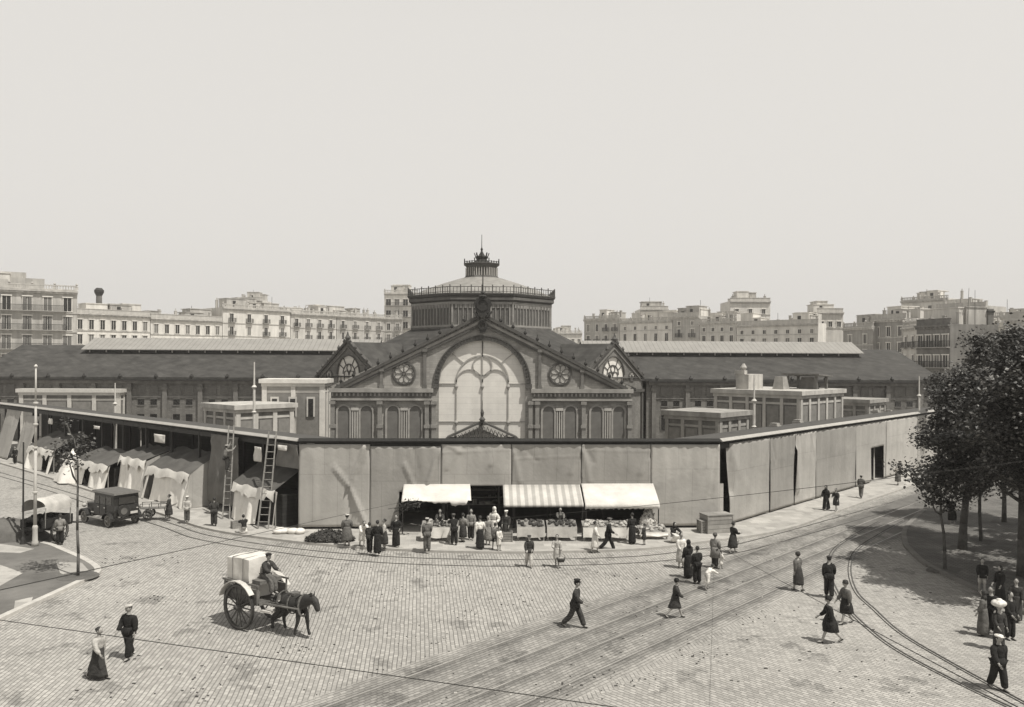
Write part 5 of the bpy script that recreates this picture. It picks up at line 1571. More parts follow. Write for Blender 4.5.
def basket(P, label, r=.2, h=.2, col='mid', handle=True):
    root = empty('basket', (P[0], P[1], P[2]-h-(.22 if handle else 0)), label, 'basket', 'baskets carried by hand')
    mb = MB(); mb.lathe([(r*.8,0),(r,h*.6),(r*1.1,h),(r*.98,h),(r*.9,h*.6),(r*.6,h*.3)], (0,0,0), 12, 0, 0, 1, .75); mb.build('bowl', mat('wicker_'+col, .2 if col == 'mid' else .06, .35, 20), root, True)
    if handle:
        mb = MB(); pts = [(r*math.cos(math.pi*i/8), 0, h+.2*math.sin(math.pi*i/8)) for i in range(9)]
        for a, b in zip(pts[:-1], pts[1:]): mb.cyl(a, b, .012, n=5)
        mb.build('handle', WOODP, root)
    mb = MB(); rr = random.Random(int(P[0]*100))
    for k in range(14): mb.ell((rr.uniform(-.6,.6)*r, rr.uniform(-.4,.4)*r, h*.85), .05, .05, .05, 6, 4)
    mb.build('contents', PROD[2], root)
    return root
zk = .11
def G(u, v, on=None):
    "ground point, on the pavement when asked"
    return W(u, v, zk if on else 0.0)
P_ = person
# --- foreground, left
P_(G(129,659), 1.74, 160, 'step', 'stocky man in black suit and pale cap walking at lower left', 'black', bcol='black', hat='cap', hatcol='light', w=1.08)
P_(G(98,679), 1.58, 250, 'walk', 'woman in pale blouse and long dark skirt at lower left, looking aside', 'light', 'skirt', 'dark', hem='long', skirt_r=.235, w=1.08)
# policeman
P_(G(575,628), 1.78, 250, 'stride', 'uniformed policeman with peaked cap and pale belt striding across the setts', 'dark', bcol='dark', hat='kepi', hatcol='black')
# walkers in front of the stalls
P_(G(529,567), 1.5, 185, 'walk', 'youth in dark jacket and pale trousers crossing the tram rails', 'dark', bcol='light', hat='cap', hatcol='dark')
h_, _ = P_(G(557,567), 1.52, 170, 'carry', 'girl in pale patterned dress crossing the tram rails with a basket', 'light', 'dress', 'light', hem='knee', skirt_r=.2)
basket(h_[0], 'dark basket carried by the girl in the pale patterned dress', col='dark')
P_(G(595,553), 1.58, 262, 'step', 'woman in long white dress walking past the scalloped awning', 'white', 'dress', 'white', hem='calf', skirt_r=.2)
P_(G(608,551), 1.72, 262, 'stride', 'man in black suit overtaking the woman in white by the scalloped awning', 'black', bcol='black', hat='cap', hatcol='mid')
P_(G(632,544,1), 1.6, 20, 'stand', 'figure in dark clothes at the right end of the scalloped awning', 'black', 'skirt', 'black', hem='long')
P_(G(644,545,1), 1.1, 60, 'stand', 'small child in dark smock beside the white flower bank', 'dark', 'dress', 'dark', hem='knee', skirt_r=.18)
P_(G(427,551.5,1), 1.66, 10, 'stand', 'man in grey suit with back turned before the white clothed counter', 'mid', bcol='mid', hat='cap', hatcol='light')
P_(G(396,547,1), 1.62, 175, 'hips', 'woman all in black standing alone left of the plain awning', 'black', 'skirt', 'black', hem='long', skirt_r=.25)
P_(G(347,546,1), 1.62, 15, 'stand', 'stout person in long grey overall and white cap by the heap of greens', 'mid', 'dress', 'mid', hat='cap', hatcol='white', hem='calf', skirt_r=.26, w=1.1)
P_(G(362,546,1), 1.56, 200, 'bend', 'woman in white bending by the heap of greens', 'white', 'dress', 'white', hem='calf', skirt_r=.2)
P_(G(369.5,553,1), 1.5, 340, 'stand', 'shorter person in dark clothes, left of the close group near the greens', 'dark', bcol='black')
P_(G(377.5,554,1), 1.64, 350, 'stand', 'taller woman in black, middle of the close group near the greens', 'black', 'skirt', 'black', hem='long', skirt_r=.24)
P_(G(384,549,1), 1.5, 100, 'stand', 'woman in white blouse and dark skirt, right of the close group', 'light', 'skirt', 'dark', hem='calf')
P_(G(454,545,1), 1.58, 20, 'reach', 'boy in black jacket leaning at the right end of the white counter', 'black', bcol='black', hat='cap', hatcol='mid')
P_(G(463,542,1), 1.5, 330, 'stand', 'woman in grey blouse behind the boy at the white counter', 'grey', 'skirt', 'dark', hem='calf')
P_(G(471,540,1), 1.62, 180, 'stand', 'man in shirt sleeves at the dark gap between two awnings', 'grey', bcol='dark')
P_(G(480,549,1), 1.66, 5, 'step', 'woman with white shawl and long black skirt in front of the gap', 'white', 'skirt', 'black', hem='long', skirt_r=.25)
P_(G(488,545,1), 1.5, 200, 'stand', 'woman in checked grey dress facing out from the crowded gap', 'grey', 'dress', 'grey', hem='calf')
P_(G(494,541,1), 1.78, 150, 'hips', 'tall figure in white overall and white headcloth left of the striped awning', 'white', 'dress', 'white', hat='scarf', hatcol='white', hem='calf', skirt_r=.21)
P_(G(499,551,1), 1.2, 230, 'stand', 'small girl in pale pinafore before the striped awning', 'white', 'dress', 'white', hem='knee', skirt_r=.17)
P_(G(495,550,1), 1.35, 30, 'step', 'boy in dark shorts beside the small girl in pinafore', 'mid', bcol='black', hem='shorts')
P_(G(506,541,1), 1.6, 160, 'stand', 'woman in dark dress and white cap under the left edge of the striped awning', 'dark', 'dress', 'dark', hat='cap', hatcol='white', hem='long')
P_(G(440,538,1), 1.55, 180, 'reach', 'stall keeper in dark blouse behind the white clothed counter', 'dark', 'skirt', 'dark', hem='long')
P_(G(560,536,1), 1.55, 180, 'reach', 'stall keeper in dark apron behind the striped awning counters', 'mid', 'skirt', 'dark', hem='long')
# right of stalls
P_(G(672,541.5,1), 1.55, 200, 'crouch', 'person with dark shawl and white apron crouching before the blank canvas', 'black', 'skirt', 'white', hat='scarf', hatcol='black', hem='long', zoff=.0)
P_(G(681,568), 1.62, 200, 'stand', 'woman in white blouse and pale skirt, leftmost of the talking group', 'white', 'skirt', 'light', hem='calf')
P_(G(688,578), 1.68, 30, 'stand', 'woman in long black dress and headscarf with the talking group', 'black', 'dress', 'black', hat='scarf', hatcol='black', hem='long', skirt_r=.25)
P_(G(697,584), 1.62, 20, 'stand', 'man in black suit standing in the talking group', 'black', bcol='black')
P_(G(706,590), 1.2, 300, 'bend', 'girl in white dress bending over beside the man in black', 'white', 'dress', 'white', hem='knee', skirt_r=.18)
P_(G(715,568), 1.62, 320, 'stand', 'person in long pale grey coat walking beyond the talking group', 'grey', bcol='dark', coat=True, hat='cloche', hatcol='mid')
P_(G(721,569), .85, 280, 'step', 'toddler in white smock beside the long pale grey coat', 'white', 'dress', 'white', hem='knee', skirt_r=.18)
h_, _ = P_(G(733,553), 1.58, 290, 'carry', 'person in black jacket with a basket beside the large wooden box', 'black', 'skirt', 'dark', hem='calf')
basket(h_[0], 'pale round basket carried beside the large wooden box', .24, .2)
P_(G(675,618), 1.52, 265, 'stride', 'young woman in dark hat and short dress hurrying over the rails', 'dark', 'dress', 'dark', hat='cloche', hatcol='black', hem='knee', skirt_r=.21)
# right foreground
P_(G(798,591), 1.62, 30, 'step', 'woman in grey coat with white collar, left of the man in black suit at right', 'mid', 'skirt', 'dark', hat='cloche', hatcol='dark', hem='calf', skirt_r=.23)
P_(G(829,598), 1.7, 340, 'step', 'man in black suit and cap walking among the tram curves', 'black', bcol='black', hat='cap', hatcol='dark')
P_(G(846,624), 1.62, 100, 'walk', 'woman in belted dark dress and pale stockings on the curved rail', 'mid', 'skirt', 'black', hat='cloche', hatcol='dark', hem='knee', skirt_r=.25)
P_(G(830,643), 1.64, 80, 'stride', 'woman in long flaring black coat nearest the camera by the tram curves', 'black', 'dress', 'black', hat='cloche', hatcol='black', hem='knee', skirt_r=.29)
P_(G(826,510,1), 1.6, 130, 'walk', 'taller of two women in black walking along the right pavement', 'black', 'dress', 'black', hat='scarf', hatcol='black', hem='long', skirt_r=.27)
P_(G(836,511,1), 1.45, 130, 'carry', 'shorter girl in dark coat beside the woman in black on the right pavement', 'dark', 'dress', 'dark', hem='knee')
P_(G(861,498,1), 1.62, 320, 'carry', 'man in grey carrying a bundle along the right wing canvas', 'mid', bcol='mid', hat='cap', hatcol='light')
P_(G(898,485,1), 1.6, 310, 'carry', 'far woman in white blouse near the last canvas sheet', 'white', 'skirt', 'mid', hem='calf')
# right edge group
P_(G(952,525), 1.7, 10, 'stand', 'dark figure standing in shade behind the thin tree stem', 'black', 'dress', 'black', hem='calf')
P_(W(982,594,.12), 1.45, 160, 'step', 'boy with bare head and pale shorts in the shade at right', 'black', bcol='light', hem='shorts')
P_(G(983,636), 1.6, 50, 'stand', 'woman in grey shawl at left of the shaded group at right edge', 'mid', 'skirt', 'mid', hat='scarf', hatcol='dark', hem='long')
P_(G(991,632), 1.6, 120, 'stand', 'dark broad figure behind the white bundle in the right edge group', 'black', bcol='black', w=1.12)
P_(G(999,650), 1.5, 180, 'stand', 'person carrying a large white bundle on the head at right edge', 'dark', 'skirt', 'dark', hat='bundle', hatcol='white', hem='long')
P_(G(1010,640), 1.66, 200, 'stand', 'man in white shirt front with dark jacket at right edge', 'black', bcol='black')
P_(G(1016,622), 1.6, 150, 'stand', 'rearmost dark figure in the right edge group', 'dark', 'skirt', 'dark', hem='long')
P_(G(998,690), 1.62, 190, 'step', 'man in black suit and white cap walking at lower right corner', 'black', bcol='black', hat='cap', hatcol='white', w=1.12)
P_(G(1000,604), 1.5, 100, 'stand', 'woman in black shawl at the kerb in the shade, far right', 'black', 'skirt', 'black', hat='scarf', hatcol='black', hem='long')
# left street
P_(G(187,522,1), 1.5, 190, 'stand', 'woman in pale jacket and cap standing before the grey fronted stall', 'light', bcol='mid', hat='cap', hatcol='white')
P_(G(169,519,1), 1.45, 100, 'stand', 'person in dark blouse beside the little handcart', 'dark', 'skirt', 'dark', hem='calf')
P_(G(214,526,1), 1.62, 20, 'hips', 'man in dark clothes holding the foot of the workman ladder', 'dark', bcol='dark')
P_(G(244.5,534,1), 1.5, 30, 'crouch', 'person in white skirt and black top crouching at the foot of the tall ladder', 'black', 'skirt', 'white', hem='long')
P_(G(15,464,1), 1.55, 180, 'stand', 'dark boy standing before the far left leaning drape', 'black', bcol='black')
P_(G(85,480,1), 1.5, 200, 'step', 'man in white shirt beside the small tree under the left canopy', 'white', bcol='mid')
P_(G(78,479,1), 1.5, 150, 'stand', 'woman in white blouse behind the small tree trunk', 'white', 'skirt', 'light', hem='calf')
P_(G(60,545), 1.6, 30, 'stand', 'carter in white shirt and dark waistcoat behind the hooded cart', 'grey', bcol='black')
# workman high on the ladder
A = W(226,519,.11); B3 = Vector((*(lw(sl(237)) + Vector((-.7071,-.7071))*.35), ZT+.45)); q = A.lerp(B3, .52)
q2 = q + Vector((-.16, -.16, -.1))
P_((q2.x, q2.y, q2.z), 1.6, -45, 'climb', 'workman in pale shirt high on the ladder tying up the drape', 'grey', bcol='dark', hat='cap', hatcol='light')
# ------------------------------------------------------------------ horse and cart
BLK = mat('black_lacquer', .025, .2, 3, .35, spec=.5); RUB = mat('rubber', .03, .2, 5, .8); HORSE = mat('dark_horse_coat', .035, .35, 6, .6); LEATH = mat('harness', .05, .3, 6, .5)
CARTW = mat('cart_wood', .16, .3, 4, .8, pattern='plank', bw=3, rh=.18, dark=.6)
def wheel(P, ax, r, label_root, spokes=14, name='wheel', w=.09, hub=.11, m=None):
    "spoked wheel standing in the plane normal to ax"
    ax = Vector(ax).normalized(); u = Vector((-ax.y, ax.x, 0)); z = Vector((0,0,1)); P = Vector(P)
    mb = MB(); n = 28
    def ring(r0, r1, hw, mi):
        for i in range(n):
            t0, t1 = 2*math.pi*i/n, 2*math.pi*(i+1)/n; q = []
            for t in (t0, t1):
                for rr_ in (r0, r1):
                    for s in (-1, 1): q.append(P + (u*math.cos(t)+z*math.sin(t))*rr_ + ax*hw*s)
            mb.add(q, [(0,1,5,4),(2,6,7,3),(0,4,6,2),(1,3,7,5)], mi)
    ring(r-.10, r-.02, w/2, 0); ring(r-.022, r, w/2+.005, 1)
    for i in range(spokes):
        t = 2*math.pi*i/spokes; d = u*math.cos(t)+z*math.sin(t); mb.cyl(P+d*hub*.7, P+d*(r-.08), .03, .022, 6, 0)
    mb.cyl(P-ax*.16, P+ax*.16, hub, hub*.8, 12, 0); mb.cyl(P+ax*.16, P+ax*.2, hub*.55, hub*.5, 10, 1)
    return mb.build(name, m or [mat('wheel_paint', .09, .3, 4, .6), IRON], label_root, True)
hd = Vector((.8, -.6, 0)); rzc = math.atan2(hd.y, hd.x)
c0 = Vector((W(240,629).x, W(240,629).y, 0)) + Vector((.6,.8,0))*.72
cart = empty('horse_cart', c0, 'two wheeled cart with tall white covered load drawn by a dark horse', 'cart', rz=rzc)
for s in (-1, 1): wheel((0, s*.78, .84), (0, s, 0), .84, cart)
mb = MB(); mb.box(-1.0,.95,-.62,.62,.98,1.08); mb.box(-1.0,.95,-.66,-.60,1.08,1.55); mb.box(-1.0,.95,.60,.66,1.08,1.55); mb.box(-1.04,-.98,-.66,.66,1.08,1.6); mb.cyl((0,-.75,.84),(0,.75,.84),.05,n=8); mb.box(-.4,.4,-.5,.5,.84,.98)
for x in (-.95,-.3,.35,.9): mb.box(x-.03,x+.03,-.70,-.66,1.0,1.75); mb.box(x-.03,x+.03,.66,.70,1.0,1.75)
mb.bar((-1.05,-.70,1.72),(1.0,-.70,1.72),.05,.06); mb.bar((-1.05,.70,1.72),(1.0,.70,1.72),.05,.06)
mb.build('bed', CARTW, cart)
for s in (-1, 1):
    mb = MB(); pts = [(-.95*1.0*math.cos(a)+0, s*.80, .86+1.0*math.sin(a)) for a in [math.pi*k/10 for k in range(0, 11)]]
    pts = [( -1.0*math.cos(math.pi*k/10), s*.84, .84+.96*math.sin(math.pi*k/10)) for k in range(1, 9)]
    for a, b in zip(pts[:-1], pts[1:]): mb.bar(a, b, .22, .03, 0, (0,0,1))
    mb.build('mudguard', PAINTW, cart)
    mb = MB(); mb.cyl((.8, s*.42, 1.02),(2.75, s*.36, 1.12), .045, .03, 7); mb.build('shaft', CARTW, cart)
mb = MB(); mb.hexa([(.95,-.55,.75),(1.4,-.5,.75),(1.4,.5,.75),(.95,.55,.75)],[(.95,-.55,.82),(1.4,-.5,.82),(1.4,.5,.82),(.95,.55,.82)]); mb.build('footboard', PAINTW, cart)
mb = MB(); mb.box(.4,.85,-.5,.5,1.70,1.84); mb.build('seat', CARTW, cart)
# white load
mb = MB(); pts = []; nx, ny, nz = 10, 8, 8
def loadpt(x, y, z):
    k = Vector((x, y, z)); return (x+.015*math.sin(z*7+y*5), y+.015*math.sin(x*6+z*4), z-.05*(x*x+y*y)+.01*math.sin(x*5+y*7))
def grid(fn, a, b):
    base = len(pts); 
    for i in range(a+1):
        for j in range(b+1): pts.append(fn(i/a, j/b))
    return [(base+i*(b+1)+j, base+(i+1)*(b+1)+j, base+(i+1)*(b+1)+j+1, base+i*(b+1)+j+1) for i in range(a) for j in range(b)]
X0, X1, Y0, Y1, Z0, Z1 = -.95, .32, -.58, .58, 1.1, 2.58
fs = grid(lambda a,b: loadpt(X0+(X1-X0)*a, Y0, Z0+(Z1-Z0)*b), 10, 8) + grid(lambda a,b: loadpt(X0+(X1-X0)*a, Y1, Z0+(Z1-Z0)*b), 10, 8)
fs += grid(lambda a,b: loadpt(X0, Y0+(Y1-Y0)*a, Z0+(Z1-Z0)*b), 8, 8) + grid(lambda a,b: loadpt(X1, Y0+(Y1-Y0)*a, Z0+(Z1-Z0)*b), 8, 8) + grid(lambda a,b: loadpt(X0+(X1-X0)*a, Y0+(Y1-Y0)*b, Z1), 10, 8)
mb.add(pts, fs); o = mb.build('covered_load', SAIL, None, True)
mb = MB()
for x_ in (-.6, 0.0): mb.bar((x_,-.61,1.1),(x_,-.61,2.55),.025,.02); mb.bar((x_,-.6,2.57),(x_,.6,2.57),.025,.03); mb.bar((x_,.61,1.1),(x_,.61,2.55),.025,.02)
mb.bar((-.95,-.61,1.75),(.32,-.61,1.75),.02,.025); mb.build('lashing_rope', WOODP, o)
o.location = c0; o.rotation_euler = (0,0,rzc); tag(o, 'tall boxy load under white sheeting standing on the cart', 'load')
mb = MB(Matrix.Translation(c0) @ Matrix.Rotation(rzc,4,'Z'))
q = c0 + hd*.6
P_((q.x, q.y, 1.64-.47*0), 1.66, math.degrees(rzc)-90, 'drive', 'driver in dark jacket seated on the front of the white loaded cart', 'dark', bcol='mid', hat='cap', hatcol='black')
drv = PEOPLE[-1]; J = limb_pose('drive'); s = 1.66/1.7
drv.location = (q.x - hd.x*.05, q.y - hd.y*.05, 1.84 - (J['pel'].z-.12)*s)
# horse
hc = c0 + hd*2.0
horse = empty('horse', hc, 'dark harnessed horse pulling the white loaded cart', 'horse', rz=rzc-math.pi/2)
V = Vector
hv = dict(rump=V((0,-.62,1.22)), bk=V((0,-.25,1.17)), mid=V((0,.12,1.14)), ch=V((0,.48,1.16)), wi=V((0,.66,1.27)), nk=V((0,.88,1.41)), poll=V((0,1.09,1.48)), hd1=V((0,1.22,1.41)), hd2=V((0,1.34,1.18)), muz=V((0,1.39,1.04)),
 fs0=V((-.16,.55,.98)), fk0=V((-.15,.66,.60)), ff0=V((-.15,.70,.27)), fh0=V((-.15,.80,.07)), fs1=V((.16,.55,.98)), fk1=V((.15,.50,.58)), ff1=V((.15,.36,.27)), fh1=V((.15,.34,.07)),
 st0=V((-.17,-.50,.98)), sk0=V((-.16,-.36,.78)), hk0=V((-.15,-.62,.50)), hf0=V((-.15,-.56,.22)), hh0=V((-.15,-.50,.07)), st1=V((.17,-.50,.98)), sk1=V((.16,-.50,.76)), hk1=V((.15,-.86,.52)), hf1=V((.15,-.88,.24)), hh1=V((.15,-.86,.07)))
hk = list(hv); hi = {k: i for i, k in enumerate(hk)}
hr = dict(rump=(.22,.24), bk=(.25,.27), mid=(.26,.28), ch=(.22,.27), wi=(.15,.2), nk=(.11,.17), poll=(.085,.11), hd1=(.085,.12), hd2=(.065,.085), muz=(.06,.06), fs0=.10, fk0=.062, ff0=.038, fh0=.055, fs1=.10, fk1=.062, ff1=.038, fh1=.055,
 st0=.14, sk0=.115, hk0=.06, hf0=.04, hh0=.055, st1=.14, sk1=.115, hk1=.06, hf1=.04, hh1=.055)
he = [('rump','bk'),('bk','mid'),('mid','ch'),('ch','wi'),('wi','nk'),('nk','poll'),('poll','hd1'),('hd1','hd2'),('hd2','muz'),('ch','fs0'),('fs0','fk0'),('fk0','ff0'),('ff0','fh0'),('ch','fs1'),('fs1','fk1'),('fk1','ff1'),('ff1','fh1'),
 ('rump','st0'),('st0','sk0'),('sk0','hk0'),('hk0','hf0'),('hf0','hh0'),('rump','st1'),('st1','sk1'),('sk1','hk1'),('hk1','hf1'),('hf1','hh1')]
vs, fs = skin_eval([hv[k] for k in hk], [(hi[a], hi[b]) for a, b in he], [tuple(q*1.42 for q in hr[k]) if isinstance(hr[k], tuple) else hr[k]*1.28 for k in hk], hi['mid'])
mb = MB(); mb.add(vs, fs)
for s in (-1, 1): mb.cyl((s*.06,1.09,1.54),(s*.09,1.10,1.72),.035,.008,6); mb.ell((s*.1,1.25,1.38),.015,.02,.02,6,4)
mb.build('body', HORSE, horse, True)
mb = MB(); pts = [V((0,-.80,1.30)), V((0,-.93,1.15)), V((0,-.96,.85)), V((0,-.94,.60))]
for (a, b, r0, r1) in zip(pts[:-1], pts[1:], (.05,.07,.06), (.07,.06,.02)): mb.cyl(a, b, r0, r1, 7)
mb.build('tail', HAIR, horse, True)
mb = MB()
for k in range(12): t = k/11; p = hv['wi'].lerp(hv['poll'], t)+V((0,-.06,.14)); mb.hexa([p+V((-.03,-.05,-.14)),p+V((.05,-.05,-.16)),p+V((.05,.04,-.16)),p+V((-.03,.04,-.14))],[p+V((-.015,-.04,.04)),p+V((.015,-.04,.04)),p+V((.015,.04,.05)),p+V((-.015,.04,.05))])
mb.build('mane', HAIR, horse)
mb = MB()
def hoop(y, z, rx, rz_, w, mi=0):
    for k in range(16):
        a0, a1 = 2*math.pi*k/16, 2*math.pi*(k+1)/16; mb.bar((rx*math.cos(a0), y, z+rz_*math.sin(a0)),(rx*math.cos(a1), y, z+rz_*math.sin(a1)), w, .03, mi, (0,1,0))
hoop(.64,1.16,.27,.38,.07); hoop(.12,1.14,.33,.36,.04); hoop(-.45,1.18,.30,.33,.03)
for s in (-1, 1): mb.bar((s*.27,.6,1.12),(s*.30,-.9,1.08),.03,.05)
mb.box(-.16,.16,-.02,.28,1.47,1.55)
mb.build('harness', mat('harness_light', .12, .4, 8, .6), horse)

# ------------------------------------------------------------------ automobile seen from behind
pc = W(104, 527); hdc = Vector((-.80, .60, 0)); rzv = math.atan2(hdc.y, hdc.x)
car = empty('automobile', (pc.x-.2, pc.y+1.3, 0), 'black boxy 1920s automobile parked on the left street seen from behind', 'car', rz=rzv)
GL = mat('car_glass', .04, .3, 2, .1, spec=.8)
mb = MB(); W2 = .78
prof = [(-1.75,.62),(-1.80,1.0),(-1.72,1.28),(-1.70,1.9),(.35,1.92),(.42,1.28),(.45,1.22),(.45,.62)]
def extr(prof, hw, mi=0):
    n = len(prof); vs = [(x,-hw,z) for x,z in prof]+[(x,hw,z) for x,z in prof]
    mb.add(vs, [tuple(range(n)), tuple(range(2*n-1,n-1,-1))]+[(i,i+n,(i+1)%n+n,(i+1)%n) for i in range(n)], mi)
extr(prof, W2); body = mb.build('body', BLK, car)
mb = MB(); extr([(.46,.62),(.46,1.2),(1.75,1.12),(1.80,1.0),(1.80,.62)], .42); mb.build('bonnet', BLK, car)
mb = MB(); mb.box(1.81,1.9,-.40,.40,.55,1.2); mb.build('radiator', STONE, car)
mb = MB(); vs_ = []
for (x, y, z) in [(-1.85,-.84,1.92),(.62,-.84,1.95),(.62,.84,1.95),(-1.85,.84,1.92)]: vs_.append((x,y,z))
mb.hexa(vs_, [(x*.97, y*.93, z+.10) for x,y,z in vs_]); mb.build('roof', mat('car_roof', .12, .2, 4, .8), car)
mb = MB(); mb.box(-1.79,-1.725,-.5,.5,1.35,1.75); mb.build('rear_window', GL, car)
for s in (-1, 1):
    for x0, x1 in ((-1.5,-.95),(-.85,-.28),(-.18,.3)):
        mb = MB(); mb.box(x0,x1,s*W2-.01,s*W2+.015,1.30,1.78); mb.build('side_window', GL, car)
    for x0, x1 in ((-.88,-.24),(-.2,.36)):
        mb = MB(); mb.box(x0,x1,s*(W2+.018)-.008,s*(W2+.018)+.008,.68,1.27); d = mb.build('door', BLK, car)
        mb = MB(); mb.box(x0+.05,x0+.15,s*(W2+.05)-.02,s*(W2+.05)+.02,1.08,1.12); mb.build('handle', STONE_L, d)
    mb = MB(); mb.box(-.9,.8,s*.92-.13,s*.92+.13,.42,.46); mb.build('running_board', STONE_D, car)
    for xc in (-1.25, 1.35):
        mb = MB()
        for k in range(9):
            a0, a1 = math.pi*(k)/9, math.pi*(k+1)/9
            mb.hexa([(xc-.47*math.cos(a0), s*.68, .38+.46*math.sin(a0)),(xc-.47*math.cos(a0), s*1.0, .38+.44*math.sin(a0)),(xc-.47*math.cos(a1), s*1.0, .38+.44*math.sin(a1)),(xc-.47*math.cos(a1), s*.68, .38+.46*math.sin(a1))],
                    [(xc-.50*math.cos(a0), s*.68, .40+.49*math.sin(a0)),(xc-.50*math.cos(a0), s*1.0, .40+.47*math.sin(a0)),(xc-.50*math.cos(a1), s*1.0, .40+.47*math.sin(a1)),(xc-.50*math.cos(a1), s*.68, .40+.49*math.sin(a1))])
        mb.build('mudguard', BLK, car)
        wheel((xc, s*.84, .37), (0, s, 0), .37, car, 12, 'wheel', .12, .08, [mat('wheel_spoke', .25, .2, 4), RUB])
    mb = MB(); mb.lathe([(.05,0),(.13,.06),(.14,.14),(.12,.16)], (0,0,0), 10); o = mb.build('headlight', STONE_L, car, True, loc=(1.75, s*.6, .98)); o.rotation_euler = (0,R(90),0)
mb = MB(); mb.cyl((-1.83,.28,.95),(-1.97,.28,.95),.36,n=20); mb.cyl((-1.97,.28,.95),(-1.99,.28,.95),.2,n=14,mi=1); mb.build('spare_wheel', [RUB, STONE_D], car)
mb = MB(); mb.box(-1.84,-1.81,-.66,-.2,.72,.86); mb.build('number_plate', PAINTW, car)
mb = MB(); mb.lathe([(.03,0),(.06,.05),(.05,.08)], (0,0,0), 8); o = mb.build('tail_lamp', STONE_L, car, loc=(-1.85,-.62,.98))
mb = MB(); mb.box(-1.95,-1.9,-.75,.75,.5,.58); mb.box(-1.6,1.7,-.35,-.28,.42,.52); mb.box(-1.6,1.7,.28,.35,.42,.52); mb.cyl((-1.25,-.8,.37),(-1.25,.8,.37),.05); mb.cyl((1.35,-.8,.37),(1.35,.8,.37),.05); mb.box(-1.9,-1.6,-.3,-.25,.5,.56); mb.box(-1.9,-1.6,.25,.3,.5,.56); mb.build('chassis', BLK, car)

# ------------------------------------------------------------------ hooded cart behind the lamp mast
p = W(47, 541); rzh = R(75)
hc_ = empty('hooded_cart', p, 'dark two wheeled cart with white canvas hood behind the lamp mast', 'cart', rz=rzh)
for s in (-1, 1): wheel((0, s*.8, .62), (0, s, 0), .62, hc_, 12)
mb = MB(); mb.box(-1.1,1.1,-.66,.66,.78,.88); mb.box(-1.1,1.1,-.7,-.64,.88,1.35); mb.box(-1.1,1.1,.64,.7,.88,1.35); mb.box(1.04,1.1,-.7,.7,.88,1.35); mb.cyl((0,-.8,.62),(0,.8,.62),.05); mb.build('bed', WOOD_D, hc_)
mb = MB(); n = 12; pts = []
for i, x in enumerate([-.95,-.5,0,.5,.95]):
    for k in range(n+1):
        a = math.pi*k/n; pts.append((x+.02*math.sin(k), -.74*math.cos(a), 2.0+.42*math.sin(a)*(1+.06*math.sin(i*2))+ (-.28 if k in (0,n) else 0)))
mb.add(pts, [(i*(n+1)+k,(i+1)*(n+1)+k,(i+1)*(n+1)+k+1,i*(n+1)+k+1) for i in range(4) for k in range(n)]); mb.build('hood', SAIL_G, hc_, True)
for x in (-.9,.9):
    for s in (-1, 1): mb = MB(); mb.cyl((x,s*.68,.9),(x,s*.72,1.98),.03,n=6); mb.build('hood_post', WOODP, hc_)
mb = MB()
rr = random.Random(4)
for k in range(16): x = rr.uniform(-.8,.7); y = rr.uniform(-.45,.45); mb.ell((x,y,1.05+rr.uniform(0,.35)), .25,.2,.2,8,5, rr.choice((0,0,1)))
mb.build('sacks', [CL['black'], CL['dark']], hc_, True)
for s in (-1, 1): mb = MB(); mb.cyl((1.05,s*.5,.85),(2.6,s*.42,.55),.04,.03,6); mb.build('shaft', WOOD_D, hc_)
# little handcart
p = W(155, 518, .11)
hcx = empty('handcart', p, 'small spindly empty handcart standing before the covered stalls', 'handcart', rz=R(10))
mb = MB()
mb.box(-.8,.8,-.35,.35,.62,.66)
for x in (-.8,-.27,.27,.8): mb.box(x-.02,x+.02,-.35,-.31,.66,.95); mb.box(x-.02,x+.02,.31,.35,.66,.95)
mb.box(-.8,.8,-.35,-.31,.92,.96); mb.box(-.8,.8,.31,.35,.92,.96); mb.build('tray', CARTW, hcx)
for s in (-1, 1):
    mb = MB(); mb.cyl((.75,s*.28,.64),(1.25,s*.26,.85),.02,n=5); mb.build('handle', CARTW, hcx)
    wheel((-.35, s*.42, .3), (0, s, 0), .3, hcx, 8)
    mb = MB(); mb.cyl((.6,s*.28,.64),(.7,s*.3,0),.025,n=5); mb.build('leg', CARTW, hcx)
mb = MB(); mb.cyl((-.35,-.42,.3),(-.35,.42,.3),.025); mb.build('axle', IRON, hcx)

# ------------------------------------------------------------------ dark heap on the island
p = W(6, 538, .11)
mb = MB(Matrix.Translation(p)); rr = random.Random(5); n = 16; pts = []
prof_h = [(1.9,0),(1.5,.45),(.9,.85),(.3,1.05)]
for r, z in prof_h:
    for i in range(n): a = 2*math.pi*i/n; k = rr.uniform(.85,1.1); pts.append((math.cos(a)*r*k*1.2, math.sin(a)*r*k*.8, z*rr.uniform(.9,1.1)))
mb.add(pts, [(j*n+i, j*n+(i+1)%n, (j+1)*n+(i+1)%n, (j+1)*n+i) for j in range(3) for i in range(n)]+[tuple(range(3*n,4*n))])
tag(mb.build('earth_heap', EARTH, None, True), 'dark earth heap on the traffic island at the left edge', 'earth heap')
